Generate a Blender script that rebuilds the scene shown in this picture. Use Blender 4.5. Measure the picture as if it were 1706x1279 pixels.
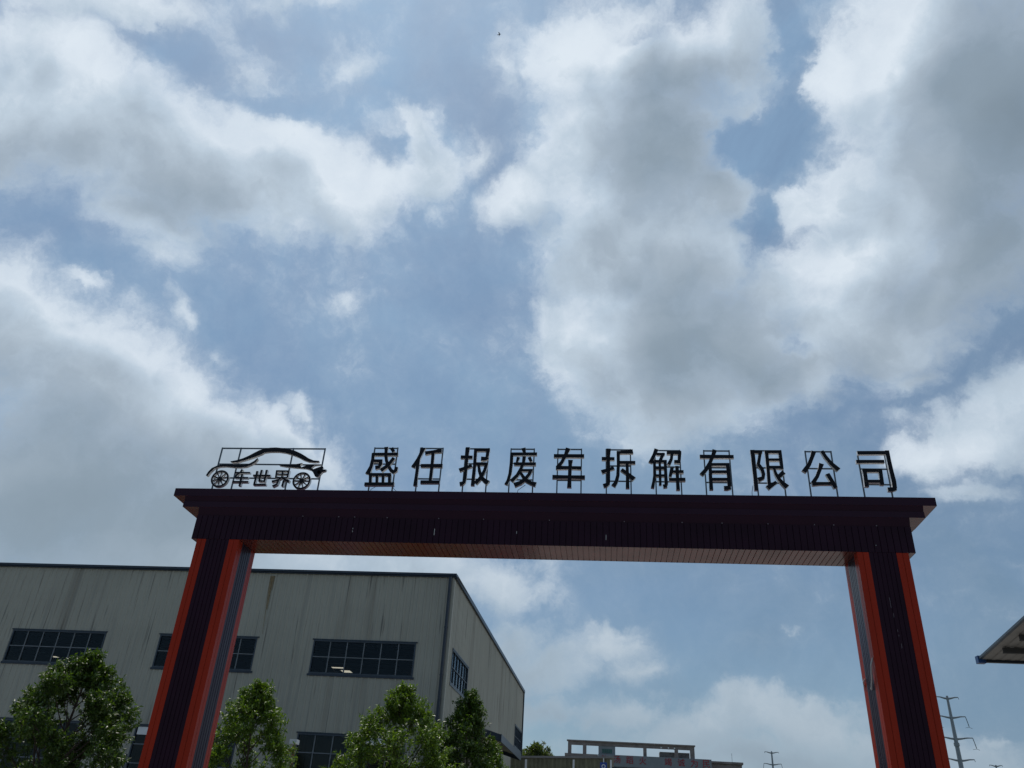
import bpy, math, random
from mathutils import Vector, Matrix
R = math.radians
scene = bpy.context.scene
for o in list(bpy.data.objects):
    bpy.data.objects.remove(o)

# ---------------------------------------------------------------- camera
cd = bpy.data.cameras.new('camera'); cd.sensor_width = 36.0; cd.lens = 28.452
cd.clip_start = 0.1; cd.clip_end = 9000
camera = bpy.data.objects.new('camera', cd); scene.collection.objects.link(camera)
rt = Vector((0.99337422, 0.10075435, 0.05528304)); up = Vector((0.0029065, -0.50290909, 0.86433443)); fw = Vector((-0.1148878, 0.85844686, 0.49986977))
camera.matrix_world = Matrix(((rt.x, up.x, -fw.x, 0), (rt.y, up.y, -fw.y, 0), (rt.z, up.z, -fw.z, 1.6), (0, 0, 0, 1)))
scene.camera = camera

# ---------------------------------------------------------------- exposure
scene.view_settings.view_transform = 'Standard'; scene.view_settings.look = 'None'
scene.view_settings.exposure = 0.0; scene.view_settings.gamma = 1.0
scene.cycles.max_bounces = 6; scene.cycles.diffuse_bounces = 3; scene.cycles.glossy_bounces = 3
scene.cycles.transmission_bounces = 3; scene.cycles.transparent_max_bounces = 12
scene.cycles.use_denoising = True
scene.cycles.sample_clamp_indirect = 6.0

# ---------------------------------------------------------------- sun
SUN_EL, SUN_AZ = 67.0, -32.0            # azimuth from +Y towards +X
sd = bpy.data.lights.new('sun', 'SUN'); sd.energy = 2.8; sd.angle = R(0.6); sd.color = (1, 0.94, 0.85)
sun = bpy.data.objects.new('sun', sd); scene.collection.objects.link(sun)
sdir = Vector((math.cos(R(SUN_EL)) * math.sin(R(SUN_AZ)), math.cos(R(SUN_EL)) * math.cos(R(SUN_AZ)), math.sin(R(SUN_EL))))
sun.rotation_euler = sdir.to_track_quat('Z', 'Y').to_euler()

# ---------------------------------------------------------------- sky: clear air plus clouds, each at its own azimuth and height
CLOUDS=[(-48.5,38.4,6.1,4.1,32,1),(-43.2,39.9,6.4,4.8,12,1),(-36.9,39.6,6.9,4.6,2,1),(-31.3,40.5,7.0,4.3,9,1),(-25.5,41.1,4.7,3.4,-5,1),
 (-29.6,43.2,4.6,2.3,-1,1),(-21.3,42.7,3.6,2.4,13,0.9),(-17.7,44.5,3.2,3.0,-19,0.95),(-18.8,46.5,2.8,1.7,12,0.8),(-15.0,42.0,1.2,1.2,9,0.48),
 (-37.7,35.7,4.7,2.3,6,0.75),(-47.5,42.1,2.9,1.7,33,0.85),(-46.6,46.0,7.4,2.0,34,0.75),(-49.8,42.1,4.7,2.0,35,0.7),(-35.5,46.8,2.8,1.9,-6,0.62),
 (-25.6,49.4,3.3,2.0,27,0.54),(-32.2,51.9,4.8,1.2,23,0.65),(-12.8,45.8,3.2,1.6,36,0.6),(-21.5,45.9,2.4,1.9,14,0.55),(-36.4,33.7,3.6,1.9,10,0.5),
 (-9.6,53.2,2.0,2.2,5,0.4),(-46.0,26.7,4.7,5.9,0,1),(-42.9,26.3,5.1,4.1,-24,1),(-38.5,24.6,7.6,5.0,-15,1),(-33.5,23.9,8.0,4.8,-17,1),
 (-29.3,22.0,6.7,4.2,-14,1),(-38.9,17.5,12.2,7.1,15,1),(-30.0,17.1,11.5,4.9,11,1),(-25.4,23.6,4.4,2.3,-29,0.9),(-24.7,25.8,2.4,1.2,-9,0.7),
 (-20.9,23.1,2.4,2.5,9,0.75),(-40.2,30.2,1.9,0.9,-1,0.66),(-34.3,30.2,1.5,1.4,18,0.48),(-30.6,28.3,1.9,1.4,-16,0.48),(-22.6,34.0,2.0,1.2,-8,0.4),
 (-21.2,17.7,8.9,3.5,8,0.85),(-13.3,16.6,7.8,2.8,0,0.8),(-7.7,16.6,4.5,2.6,-16,0.8),(-5.5,15.5,2.1,1.6,3,0.6),(-3.3,52.3,3.1,3.8,9,1),
 (2.1,52.2,4.2,3.7,-4,1),(8.8,51.3,4.5,3.3,-9,0.95),(14.2,51.3,3.2,4.7,-14,0.85),(-1.0,47.0,3.6,6.0,4,1),(4.7,46.0,6.2,6.8,-5,1),
 (-6.7,43.8,4.1,2.2,27,0.95),(9.9,42.8,3.5,2.4,-8,0.9),(1.2,40.2,5.3,5.8,-2,1),(5.9,39.1,5.5,4.9,-5,1),(-1.4,33.1,3.8,5.5,10,1),
 (5.1,33.8,7.5,6.3,-3,1),(11.2,32.9,5.3,4.9,-7,1),(4.8,28.8,7.5,3.7,-2,0.95),(3.3,26.4,5.3,2.3,-1,0.75),(13.5,29.4,4.5,2.8,-7,0.8),
 (12.8,47.5,3.2,2.3,19,0.7),(-9.3,51.4,2.0,2.6,5,0.5),(22.2,47.9,2.7,3.2,-19,1),(28.2,47.8,5.3,5.9,-24,1),(33.0,43.6,6.8,9.0,-27,1),
 (27.3,39.8,6.7,6.2,-20,1),(20.3,41.2,3.7,3.1,6,0.95),(21.2,37.1,5.6,5.0,7,1),(28.4,35.3,5.5,4.2,27,1),(18.5,32.8,5.2,3.5,-11,1),
 (21.6,31.5,5.6,3.4,4,0.95),(15.4,30.4,4.7,2.4,8,0.9),(25.7,33.0,4.5,2.9,24,0.8),(21.7,28.3,2.7,1.5,-11,0.6),(17.9,41.4,3.0,1.9,2,1),
 (14.5,36.2,3.0,2.4,-10,0.9),(8.9,38.1,3.5,2.4,-7,0.9),(20.9,48.2,2.1,2.5,-18,0.9),(16.3,38.0,2.9,2.0,10,0.7),(23.0,28.5,2.3,1.3,-12,0.6),
 (28.2,25.6,3.3,2.5,-13,0.9),(25.3,24.1,4.6,2.4,-5,0.9),(22.4,24.0,2.9,1.5,-9,0.75),(23.9,20.9,2.2,1.1,-8,0.6),(25.4,15.9,1.8,0.7,-6,0.3),
 (21.3,26.1,2.0,1.1,-10,0.5),(-6.2,12.3,2.8,2.3,3,0.75),(-4.5,10.9,4.4,2.2,3,0.8),(-0.0,12.8,4.0,1.9,2,0.62),(2.0,11.1,3.9,1.7,2,0.55),
 (-0.4,13.7,2.4,1.0,2,0.6),(12.4,12.5,0.7,0.4,-1,0.33),(-4.4,8.3,6.6,1.8,3,0.6),(1.2,8.0,4.2,1.8,2,0.8),(4.6,6.9,6.2,2.1,2,0.8),
 (8.7,7.9,2.9,1.7,1,0.85),(12.3,7.6,3.4,1.9,1,0.85),(15.6,6.4,3.9,2.0,1,0.8),(20.7,5.9,5.8,1.9,1,0.7),(8.9,5.6,16.1,1.7,2,0.8),
 (23.1,7.0,1.5,0.6,0,0.65)]
GREY=[(-40.5,41.5,2.4,2.2,27,0.6),(-34.6,38.7,2.2,3.1,22,0.55),(-44.8,37.8,4.0,2.1,29,0.35),(-28.7,40.4,2.3,2.4,18,0.3),(-38.2,35.9,5.8,1.9,23,0.45),
 (-42.4,19.6,6.4,3.2,17,0.75),(-35.8,17.9,10.8,4.8,13,1),(-29.7,20.4,5.3,2.3,12,0.6),(-41.4,24.4,3.9,2.2,20,0.4),(-36.4,25.2,4.3,2.3,17,0.3),
 (-44.7,28.7,1.9,2.2,24,0.3),(6.6,47.8,5.7,5.0,-7,0.95),(9.5,43.6,4.2,3.6,-8,0.6),(-0.4,41.0,2.5,2.1,-1,0.4),(7.9,33.2,5.9,5.4,-5,0.95),
 (5.8,30.0,6.0,3.3,-3,0.75),(5.1,50.9,4.2,1.5,-6,0.4),(13.2,49.6,2.9,2.9,-13,0.5),(12.3,30.4,4.5,3.2,-7,0.5),(34.0,41.0,4.8,13.3,-26,1.25),
 (28.6,38.7,5.2,6.2,-21,0.8),(25.6,34.1,4.8,3.7,18,0.7),(26.0,44.3,2.9,4.3,-21,0.3),(19.9,29.4,4.4,1.9,-10,0.4),(10.0,5.7,15.9,1.3,2,0.7),
 (-2.0,7.0,5.8,2.1,3,0.5),(-6.5,10.8,6.0,3.0,3,0.4)]
HOLES=[(16.4,46.0,4.0,1.6,12,0.85),(13.8,45.4,3.2,1.7,-31,0.8),(11.6,44.8,1.9,2.3,-10,0.6),(13.3,41.0,1.6,1.7,-10,0.75),(19.1,50.6,0.8,3.4,-10,0.5),
 (15.3,32.5,1.0,1.6,2,0.45),(-38.9,46.1,3.9,1.3,17,0.45),(-30.9,45.0,2.2,1.0,0,0.4),(-21.3,44.9,1.2,1.4,13,0.4),(3.4,53.7,2.3,0.6,-6,0.5),
 (16.8,47.8,1.1,1.1,-15,0.3)]
BRIGHT=[(-1.1,52.3,3.5,3.3,-2,1),(-1.6,46.2,2.4,4.8,-1,0.8),(8.4,52.8,3.0,1.8,-9,0.8),(-44.5,39.9,6.7,3.2,13,0.5),(-31.4,39.3,6.1,3.2,-2,0.5),
 (24.3,48.1,3.6,4.2,-21,0.9),(-6.1,43.8,3.3,2.0,3,0.6),(-31.0,42.6,7.6,2.3,-6,0.7),(-46.6,42.1,4.1,2.1,10,0.6),(-37.9,44.1,4.2,1.5,-6,0.5),
 (-22.9,42.4,5.3,2.4,14,0.6),(0.1,32.7,2.9,4.6,0,0.6),(21.4,37.8,4.4,3.4,-15,0.5),(-39.1,28.4,7.2,1.8,-19,0.7),(-31.3,26.1,5.8,1.5,-22,0.6)]


def build_world():
    w = bpy.data.worlds.new('World'); scene.world = w; w.use_nodes = True
    nt = w.node_tree; N = nt.nodes; L = nt.links; N.clear()
    def node(t, **kw):
        n = N.new(t)
        for k, v in kw.items(): setattr(n, k, v)
        return n
    def put(sock, v):
        if isinstance(v, bpy.types.NodeSocket): L.new(v, sock)
        else: sock.default_value = v
    def M(op, a, b=None, c=None, clamp=False):
        n = node('ShaderNodeMath', operation=op, use_clamp=clamp); put(n.inputs[0], a)
        if b is not None: put(n.inputs[1], b)
        if c is not None: put(n.inputs[2], c)
        return n.outputs[0]
    def V(op, a, b=None, scale=None):
        n = node('ShaderNodeVectorMath', operation=op); put(n.inputs[0], a)
        if b is not None: put(n.inputs[1], b)
        if scale is not None: put(n.inputs['Scale'], scale)
        return n.outputs[0]
    def noise(vec, scale, detail, rough=0.55, lac=2.0, dist=0.0, color=False):
        n = node('ShaderNodeTexNoise'); put(n.inputs['Vector'], vec)
        n.inputs['Scale'].default_value = scale; n.inputs['Detail'].default_value = detail
        n.inputs['Roughness'].default_value = rough; n.inputs['Lacunarity'].default_value = lac; n.inputs['Distortion'].default_value = dist
        return n.outputs['Color' if color else 'Fac']
    def ramp(x, a, b, lo=0.0, hi=1.0, smooth=True):
        n = node('ShaderNodeMapRange'); n.interpolation_type = 'SMOOTHSTEP' if smooth else 'LINEAR'
        put(n.inputs['Value'], x); n.inputs['From Min'].default_value = a; n.inputs['From Max'].default_value = b
        n.inputs['To Min'].default_value = lo; n.inputs['To Max'].default_value = hi
        return n.outputs['Result']
    tc = node('ShaderNodeTexCoord').outputs['Generated']
    d = V('NORMALIZE', tc)
    # domain warp: two octave groups push the outlines about
    w1 = V('SCALE', V('SUBTRACT', noise(d, 6.0, 3, 0.5, color=True), (0.5, 0.5, 0.5)), scale=0.10)
    w2 = V('SCALE', V('SUBTRACT', noise(d, 22.0, 5, 0.62, color=True), (0.5, 0.5, 0.5)), scale=0.060)
    p = V('ADD', V('ADD', d, w1), w2)
    psoft = V('ADD', d, w1)
    def field(items, pos, start, k, cone=1.0):
        acc = start
        for az, el, ra, rb, tilt, wt in items:
            a, e = R(az), R(el)
            c = Vector((math.cos(e) * math.sin(a), math.cos(e) * math.cos(a), math.sin(e)))
            east = c.cross(Vector((0, 0, 1))).normalized(); north = east.cross(c)
            x = east * math.cos(R(tilt)) + north * math.sin(R(tilt)); y = c.cross(x)
            m = Matrix((x, y, c)).transposed()
            mp = node('ShaderNodeMapping', vector_type='TEXTURE')
            mp.inputs['Location'].default_value = c; mp.inputs['Rotation'].default_value = m.to_euler()
            mp.inputs['Scale'].default_value = (R(ra) * cone, R(rb) * cone, 3.0)
            L.new(pos, mp.inputs['Vector'])
            g = node('ShaderNodeTexGradient', gradient_type='SPHERICAL'); L.new(mp.outputs[0], g.inputs[0])
            v = M('MULTIPLY', g.outputs['Fac'], wt)
            if k > 0:
                n = node('ShaderNodeMath', operation='SMOOTH_MAX'); put(n.inputs[0], acc); L.new(v, n.inputs[1]); n.inputs[2].default_value = k
                acc = n.outputs[0]
            else:
                acc = M('ADD', acc, v)
        return acc
    def dvs(v):
        q = node('ShaderNodeVectorMath', operation='DOT_PRODUCT'); L.new(d, q.inputs[0]); q.inputs[1].default_value = tuple(v); return q.outputs['Value']
    fbm = noise(d, 8.0, 9, 0.54, 2.1, 0.3)
    fine = noise(p, 30.0, 8, 0.66)
    def dvx(v):
        q = node('ShaderNodeVectorMath', operation='DOT_PRODUCT'); L.new(d, q.inputs[0]); q.inputs[1].default_value = tuple(v); return q.outputs['Value']
    # clouds outside the part of the sky listed above: a scattered field
    dv = node('ShaderNodeVectorMath', operation='DOT_PRODUCT'); L.new(d, dv.inputs[0]); dv.inputs[1].default_value = (-0.115, 0.858, 0.500)
    other = M('MULTIPLY', ramp(dv.outputs['Value'], 0.66, 0.56), ramp(noise(d, 2.6, 4, 0.5), 0.54, 0.76, 0.0, 0.7))
    other = M('MAXIMUM', other, M('MULTIPLY', ramp(dvx((0.98, 0.1, 0.15)), 0.62, 0.85), 0.75))  # plus an unseen cloud bank at the right, added to brighten the side wall
    B = field(CLOUDS, p, other, 0.16, 1.42)
    H = field(HOLES, p, 0.0, 0.0, 1.3)
    B = M('MULTIPLY_ADD', H, -0.75, B)
    dens = M('ADD', B, M('MULTIPLY_ADD', fbm, 0.62, -0.31))
    dens = M('ADD', dens, M('MULTIPLY_ADD', fine, 0.50, -0.25))
    alpha = M('MULTIPLY_ADD', ramp(dens, 0.18, 0.60), 0.52, M('MULTIPLY', ramp(dens, -0.10, 0.98), 0.48))
    thick = ramp(dens, 0.42, 1.15)
    # relief: the cloud's own noise towards the sun minus here
    off = V('ADD', p, tuple(sdir * 0.03))
    rel = M('SUBTRACT', noise(p, 11.0, 6, 0.55), noise(off, 11.0, 6, 0.55))
    # self-shadow: how much cloud stands between here and the sun
    toS = V('SCALE', tuple(sdir), scale=0.075)
    pS = V('NORMALIZE', V('ADD', psoft, toS))
    BS = field(CLOUDS, pS, 0.0, 0.16, 1.42)
    fS = noise(V('ADD', d, toS), 8.0, 6, 0.54, 2.1, 0.3)
    dS = M('ADD', BS, M('MULTIPLY_ADD', fS, 0.9, -0.45))
    G = field(GREY, psoft, 0.0, 0.12, 1.55)
    Br = field(BRIGHT, psoft, 0.0, 0.1, 1.5)
    shade = M('MULTIPLY', G, ramp(dens, 0.05, 0.80))
    shade = M('MULTIPLY_ADD', thick, 0.16, M('MULTIPLY', shade, 0.80))
    shade = M('MULTIPLY_ADD', M('MULTIPLY', ramp(dS, 0.10, 1.30), ramp(dens, -0.05, 0.55)), 0.62, shade)
    shade = M('SUBTRACT', shade, M('MULTIPLY', Br, 0.65))
    shade = M('MULTIPLY_ADD', M('MULTIPLY', rel, M('MULTIPLY_ADD', G, -0.7, 1.0)), 0.9, shade)
    shade = ramp(M('ADD', shade, 0.04), 0.0, 1.75, smooth=False)
    shade = M('ADD', shade, M('MULTIPLY_ADD', noise(psoft, 5.0, 4, 0.5), 0.14, -0.07), clamp=True)
    cr = node('ShaderNodeValToRGB'); put(cr.inputs[0], shade)
    e = cr.color_ramp; e.elements[0].position = 0.0; e.elements[0].color = (0.73, 0.81, 0.89, 1)
    e.elements[1].position = 0.9; e.elements[1].color = (0.215, 0.28, 0.345, 1)
    for pos, c in ((0.15, (0.53, 0.63, 0.73, 1)), (0.36, (0.375, 0.455, 0.54, 1)), (0.6, (0.27, 0.345, 0.42, 1))):
        q = e.elements.new(pos); q.color = c
    # lower clouds are seen through more air
    sz = node('ShaderNodeSeparateXYZ'); L.new(d, sz.inputs[0])
    far = ramp(sz.outputs['Z'], 0.02, 0.48, 0.75, 0.0)
    hz = node('ShaderNodeMix', data_type='RGBA'); put(hz.inputs[0], far); put(hz.inputs[6], cr.outputs[0]); hz.inputs[7].default_value = (0.27, 0.355, 0.43, 1)
    sky = node('ShaderNodeTexSky', sky_type='NISHITA'); sky.sun_disc = False
    sky.sun_elevation = R(SUN_EL); sky.sun_rotation = R(SUN_AZ); sky.dust_density = 0.7; sky.air_density = 1.0; sky.ozone_density = 0.8; sky.altitude = 20
    skb = V('MULTIPLY', V('SCALE', sky.outputs[0], scale=SKY_GAIN), (0.95, 1.055, 1.07))
    # thin high veil over the clear air
    veil = ramp(noise(d, 3.2, 6, 0.6, 2.0, 0.6), 0.34, 0.72, 0.28, 0.82)
    vm = node('ShaderNodeMix', data_type='RGBA'); put(vm.inputs[0], veil); L.new(skb, vm.inputs[6]); L.new(V('SCALE', (0.212, 0.337, 0.485), scale=ramp(dvs(sdir), 0.55, 0.98, 0.78, 1.45, False)), vm.inputs[7])
    mx = node('ShaderNodeMix', data_type='RGBA'); put(mx.inputs[0], alpha); L.new(vm.outputs[2], mx.inputs[6]); L.new(hz.outputs[2], mx.inputs[7])
    # below the horizon: plain ground colour
    low = ramp(sz.outputs['Z'], -0.02, 0.0)
    gm = node('ShaderNodeMix', data_type='RGBA'); put(gm.inputs[0], low); gm.inputs[6].default_value = (0.12, 0.12, 0.11, 1); L.new(mx.outputs[2], gm.inputs[7])
    bg = node('ShaderNodeBackground'); L.new(gm.outputs[2], bg.inputs[0]); bg.inputs[1].default_value = 1.0
    out = node('ShaderNodeOutputWorld'); L.new(bg.outputs[0], out.inputs[0])
    w.cycles.sampling_method = 'MANUAL'; w.cycles.sample_map_resolution = 512
SKY_GAIN = 0.075
build_world()

# ---------------------------------------------------------------- materials
def pmat(name, col, rough=0.5, metal=0.0, spec=0.5, var=0.0, vscale=3.0, stretch=(1, 1, 1), col2=None, bump=0.0, bscale=40.0, coat=0.0, trans=0.0, rvar=0.0):
    m = bpy.data.materials.new(name); m.use_nodes = True
    nt = m.node_tree; N = nt.nodes; L = nt.links
    b = N['Principled BSDF']
    b.inputs['Base Color'].default_value = (*col, 1); b.inputs['Roughness'].default_value = rough
    b.inputs['Metallic'].default_value = metal; b.inputs['Specular IOR Level'].default_value = spec
    b.inputs['Coat Weight'].default_value = coat; b.inputs['Coat Roughness'].default_value = 0.08
    tc = N.new('ShaderNodeTexCoord'); mp = N.new('ShaderNodeMapping'); L.new(tc.outputs['Object'], mp.inputs[0]); mp.inputs['Scale'].default_value = stretch
    if var > 0 or rvar > 0 or col2:
        n = N.new('ShaderNodeTexNoise'); L.new(mp.outputs[0], n.inputs['Vector']); n.inputs['Scale'].default_value = vscale; n.inputs['Detail'].default_value = 6; n.inputs['Roughness'].default_value = 0.6
        mr = N.new('ShaderNodeMapRange'); L.new(n.outputs['Fac'], mr.inputs[0]); mr.inputs[1].default_value = 0.35; mr.inputs[2].default_value = 0.68
        mx = N.new('ShaderNodeMix'); mx.data_type = 'RGBA'; L.new(mr.outputs[0], mx.inputs[0])
        c2 = col2 or tuple(c * (1 - var) for c in col)
        mx.inputs[6].default_value = (*col, 1); mx.inputs[7].default_value = (*c2, 1)
        L.new(mx.outputs[2], b.inputs['Base Color'])
        if rvar > 0:
            r2 = N.new('ShaderNodeMapRange'); L.new(n.outputs['Fac'], r2.inputs[0]); r2.inputs[1].default_value = 0.3; r2.inputs[2].default_value = 0.7
            r2.inputs[3].default_value = rough; r2.inputs[4].default_value = rough + rvar; L.new(r2.outputs[0], b.inputs['Roughness'])
    if bump > 0:
        n2 = N.new('ShaderNodeTexNoise'); L.new(mp.outputs[0], n2.inputs['Vector']); n2.inputs['Scale'].default_value = bscale; n2.inputs['Detail'].default_value = 4
        bp = N.new('ShaderNodeBump'); bp.inputs['Strength'].default_value = bump; bp.inputs['Distance'].default_value = 0.02; L.new(n2.outputs['Fac'], bp.inputs['Height']); L.new(bp.outputs[0], b.inputs['Normal'])
    return m

def wall_mat(name):
    # painted ribbed sheet: grey-green, rain streaks below the eaves, rust runs, patchy fading
    m = pmat(name, (0.36, 0.35, 0.295), 0.6, var=0.12, vscale=0.35)
    nt = m.node_tree; N = nt.nodes; L = nt.links; b = N['Principled BSDF']
    base = b.inputs['Base Color'].links[0].from_socket
    tc = N['Texture Coordinate']
    def streak(sx, sz, lo, hi, col, seed, fac):
        nonlocal base
        mp = N.new('ShaderNodeMapping'); L.new(tc.outputs['Object'], mp.inputs[0]); mp.inputs['Scale'].default_value = (sx, sx, sz); mp.inputs['Location'].default_value = (seed, seed * 1.7, seed)
        n = N.new('ShaderNodeTexNoise'); L.new(mp.outputs[0], n.inputs['Vector']); n.inputs['Scale'].default_value = 1.0; n.inputs['Detail'].default_value = 3
        mr = N.new('ShaderNodeMapRange'); L.new(n.outputs['Fac'], mr.inputs[0]); mr.inputs[1].default_value = lo; mr.inputs[2].default_value = hi; mr.inputs[4].default_value = fac
        mx = N.new('ShaderNodeMix'); mx.data_type = 'RGBA'; L.new(mr.outputs[0], mx.inputs[0]); L.new(base, mx.inputs[6]); mx.inputs[7].default_value = (*col, 1)
        base = mx.outputs[2]
    streak(5.0, 0.16, 0.55, 0.78, (0.18, 0.18, 0.165), 3.1, 0.55)
    streak(9.0, 0.30, 0.62, 0.72, (0.05, 0.05, 0.05), 11.7, 0.7)
    streak(0.9, 0.05, 0.60, 0.72, (0.17, 0.15, 0.12), 6.3, 0.5)
    L.new(base, b.inputs['Base Color'])
    return m

MT = {}
MT['purple'] = pmat('dark_purple_panel', (0.020, 0.0035, 0.013), 0.36, spec=0.14, var=0.3, vscale=1.5, rvar=0.12)
MT['purple_fascia'] = pmat('purple_fascia', (0.023, 0.004, 0.016), 0.38, spec=0.18, var=0.2, vscale=1.0, rvar=0.1)
MT['soffit'] = pmat('brown_soffit_panel', (0.16, 0.022, 0.014), 0.17, spec=0.5, var=0.35, vscale=1.2, rvar=0.16, bump=0.04, bscale=5, coat=0.25)
MT['orange'] = pmat('orange_panel', (0.33, 0.022, 0.005), 0.28, spec=0.14, var=0.22, vscale=2.0, stretch=(1, 1, 0.25), rvar=0.12)
MT['side_purple'] = pmat('dark_side_panel', (0.022, 0.008, 0.024), 0.24, spec=0.20, var=0.25, vscale=2.0, stretch=(1, 1, 0.2), rvar=0.12)
MT['letter_face'] = pmat('black_letter_face', (0.006, 0.007, 0.011), 0.5, spec=0.15)
MT['letter_side'] = pmat('steel_letter_return', (0.88, 0.86, 0.84), 0.35, metal=0.35, var=0.25, vscale=9)
MT['steel'] = pmat('dark_square_tube', (0.075, 0.105, 0.135), 0.5, metal=0.2, var=0.3, vscale=8)
MT['wall'] = wall_mat('ribbed_wall_sheet')
MT['blue'] = pmat('blue_flashing', (0.012, 0.024, 0.045), 0.4, var=0.4, vscale=2)
MT['frame'] = pmat('grey_window_bar', (0.15, 0.17, 0.19), 0.45, var=0.3, vscale=4)
MT['blueframe'] = pmat('blue_window_bar', (0.034, 0.052, 0.075), 0.45, var=0.3, vscale=4)
MT['roof'] = pmat('roof_sheet', (0.22, 0.24, 0.26), 0.5, var=0.2, vscale=0.5)
MT['rust'] = pmat('rusty_steel', (0.22, 0.09, 0.04), 0.8, var=0.5, vscale=6)
MT['ochre'] = pmat('pale_rust_stain', (0.26, 0.19, 0.10), 0.8, var=0.4, vscale=9)
MT['white'] = pmat('white_paint', (0.72, 0.73, 0.74), 0.5, var=0.1, vscale=6)
MT['concrete'] = pmat('concrete', (0.27, 0.26, 0.25), 0.85, var=0.25, vscale=0.4, bump=0.1)
MT['farwall'] = pmat('weathered_render', (0.25, 0.21, 0.205), 0.85, var=0.4, vscale=0.9, stretch=(1, 1, 2.0))
MT['band'] = pmat('grey_tile_band', (0.21, 0.225, 0.25), 0.7, var=0.15, vscale=0.8)
MT['redletter'] = pmat('red_letter', (0.30, 0.012, 0.025), 0.5)
MT['green'] = pmat('green_glass_panel', (0.03, 0.12, 0.11), 0.3, var=0.4, vscale=3)
MT['brickgrey'] = pmat('grey_block', (0.20, 0.20, 0.20), 0.9, var=0.5, vscale=3)
MT['bark'] = pmat('bark', (0.075, 0.052, 0.040), 0.9, var=0.5, vscale=7, stretch=(1, 1, 0.3), bump=0.4)
MT['pylon'] = pmat('galvanised_steel', (0.25, 0.28, 0.31), 0.55, metal=0.3, var=0.2)
MT['insul'] = pmat('glass_insulator', (0.05, 0.07, 0.08), 0.3)
MT['awning'] = pmat('olive_awning_sheet', (0.19, 0.18, 0.11), 0.7, var=0.5, vscale=1.2, stretch=(2, 1, 1))
MT['greysheet'] = pmat('grey_underside_sheet', (0.30, 0.29, 0.27), 0.7, var=0.25, vscale=0.7)
MT['bluebright'] = pmat('blue_gutter', (0.012, 0.06, 0.19), 0.35, var=0.3, vscale=2)
MT['bluesign'] = pmat('blue_road_sign', (0.02, 0.06, 0.30), 0.4)
MT['film'] = pmat('peeling_white_film', (0.42, 0.41, 0.40), 0.5)
MT['scratch'] = pmat('dull_scratch', (0.16, 0.13, 0.15), 0.5)
MT['yard'] = pmat('yard_concrete', (0.21, 0.20, 0.19), 0.9, var=0.25, vscale=0.15, bump=0.15, bscale=12)
MT['dark'] = pmat('dark_interior_steel', (0.05, 0.05, 0.05), 0.8)

def glass_mat(name, tint):
    m = bpy.data.materials.new(name); m.use_nodes = True; nt = m.node_tree; N = nt.nodes; L = nt.links
    N.clear(); out = N.new('ShaderNodeOutputMaterial'); t = N.new('ShaderNodeBsdfTransparent'); t.inputs[0].default_value = (*tint, 1)
    g = N.new('ShaderNodeBsdfGlossy'); g.inputs['Roughness'].default_value = 0.12; g.inputs[0].default_value = (0.5, 0.6, 0.68, 1)
    f = N.new('ShaderNodeFresnel'); f.inputs[0].default_value = 1.45; s = N.new('ShaderNodeMixShader')
    L.new(f.outputs[0], s.inputs[0]); L.new(t.outputs[0], s.inputs[1]); L.new(g.outputs[0], s.inputs[2]); L.new(s.outputs[0], out.inputs[0])
    return m
MT['glass'] = glass_mat('dusty_glass', (0.50, 0.54, 0.56))

def leaf_mat(name, c1, c2, c3):
    m = bpy.data.materials.new(name); m.use_nodes = True; nt = m.node_tree; N = nt.nodes; L = nt.links
    b = N['Principled BSDF']; out = N['Material Output']
    g = N.new('ShaderNodeNewGeometry'); cr = N.new('ShaderNodeValToRGB'); L.new(g.outputs['Random Per Island'], cr.inputs[0])
    e = cr.color_ramp; e.elements[0].color = (*c1, 1); e.elements[1].color = (*c3, 1); q = e.elements.new(0.5); q.color = (*c2, 1)
    L.new(cr.outputs[0], b.inputs['Base Color']); b.inputs['Roughness'].default_value = 0.42; b.inputs['Specular IOR Level'].default_value = 0.45
    tr = N.new('ShaderNodeBsdfTranslucent'); mx = N.new('ShaderNodeMix'); mx.data_type = 'RGBA'; mx.blend_type = 'MULTIPLY'; mx.inputs[0].default_value = 1.0
    L.new(cr.outputs[0], mx.inputs[6]); mx.inputs[7].default_value = (1.6, 1.8, 0.5, 1); L.new(mx.outputs[2], tr.inputs[0])
    s = N.new('ShaderNodeMixShader'); s.inputs[0].default_value = 0.28; L.new(b.outputs[0], s.inputs[1]); L.new(tr.outputs[0], s.inputs[2]); L.new(s.outputs[0], out.inputs[0])
    return m
MT['leaf'] = leaf_mat('glossy_leaf', (0.055, 0.095, 0.014), (0.092, 0.155, 0.018), (0.165, 0.230, 0.028))
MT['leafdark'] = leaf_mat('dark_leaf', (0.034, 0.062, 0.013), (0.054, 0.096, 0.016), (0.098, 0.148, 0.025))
MT['leaffar'] = leaf_mat('far_leaf', (0.06, 0.08, 0.03), (0.08, 0.11, 0.035), (0.12, 0.15, 0.05))

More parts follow.
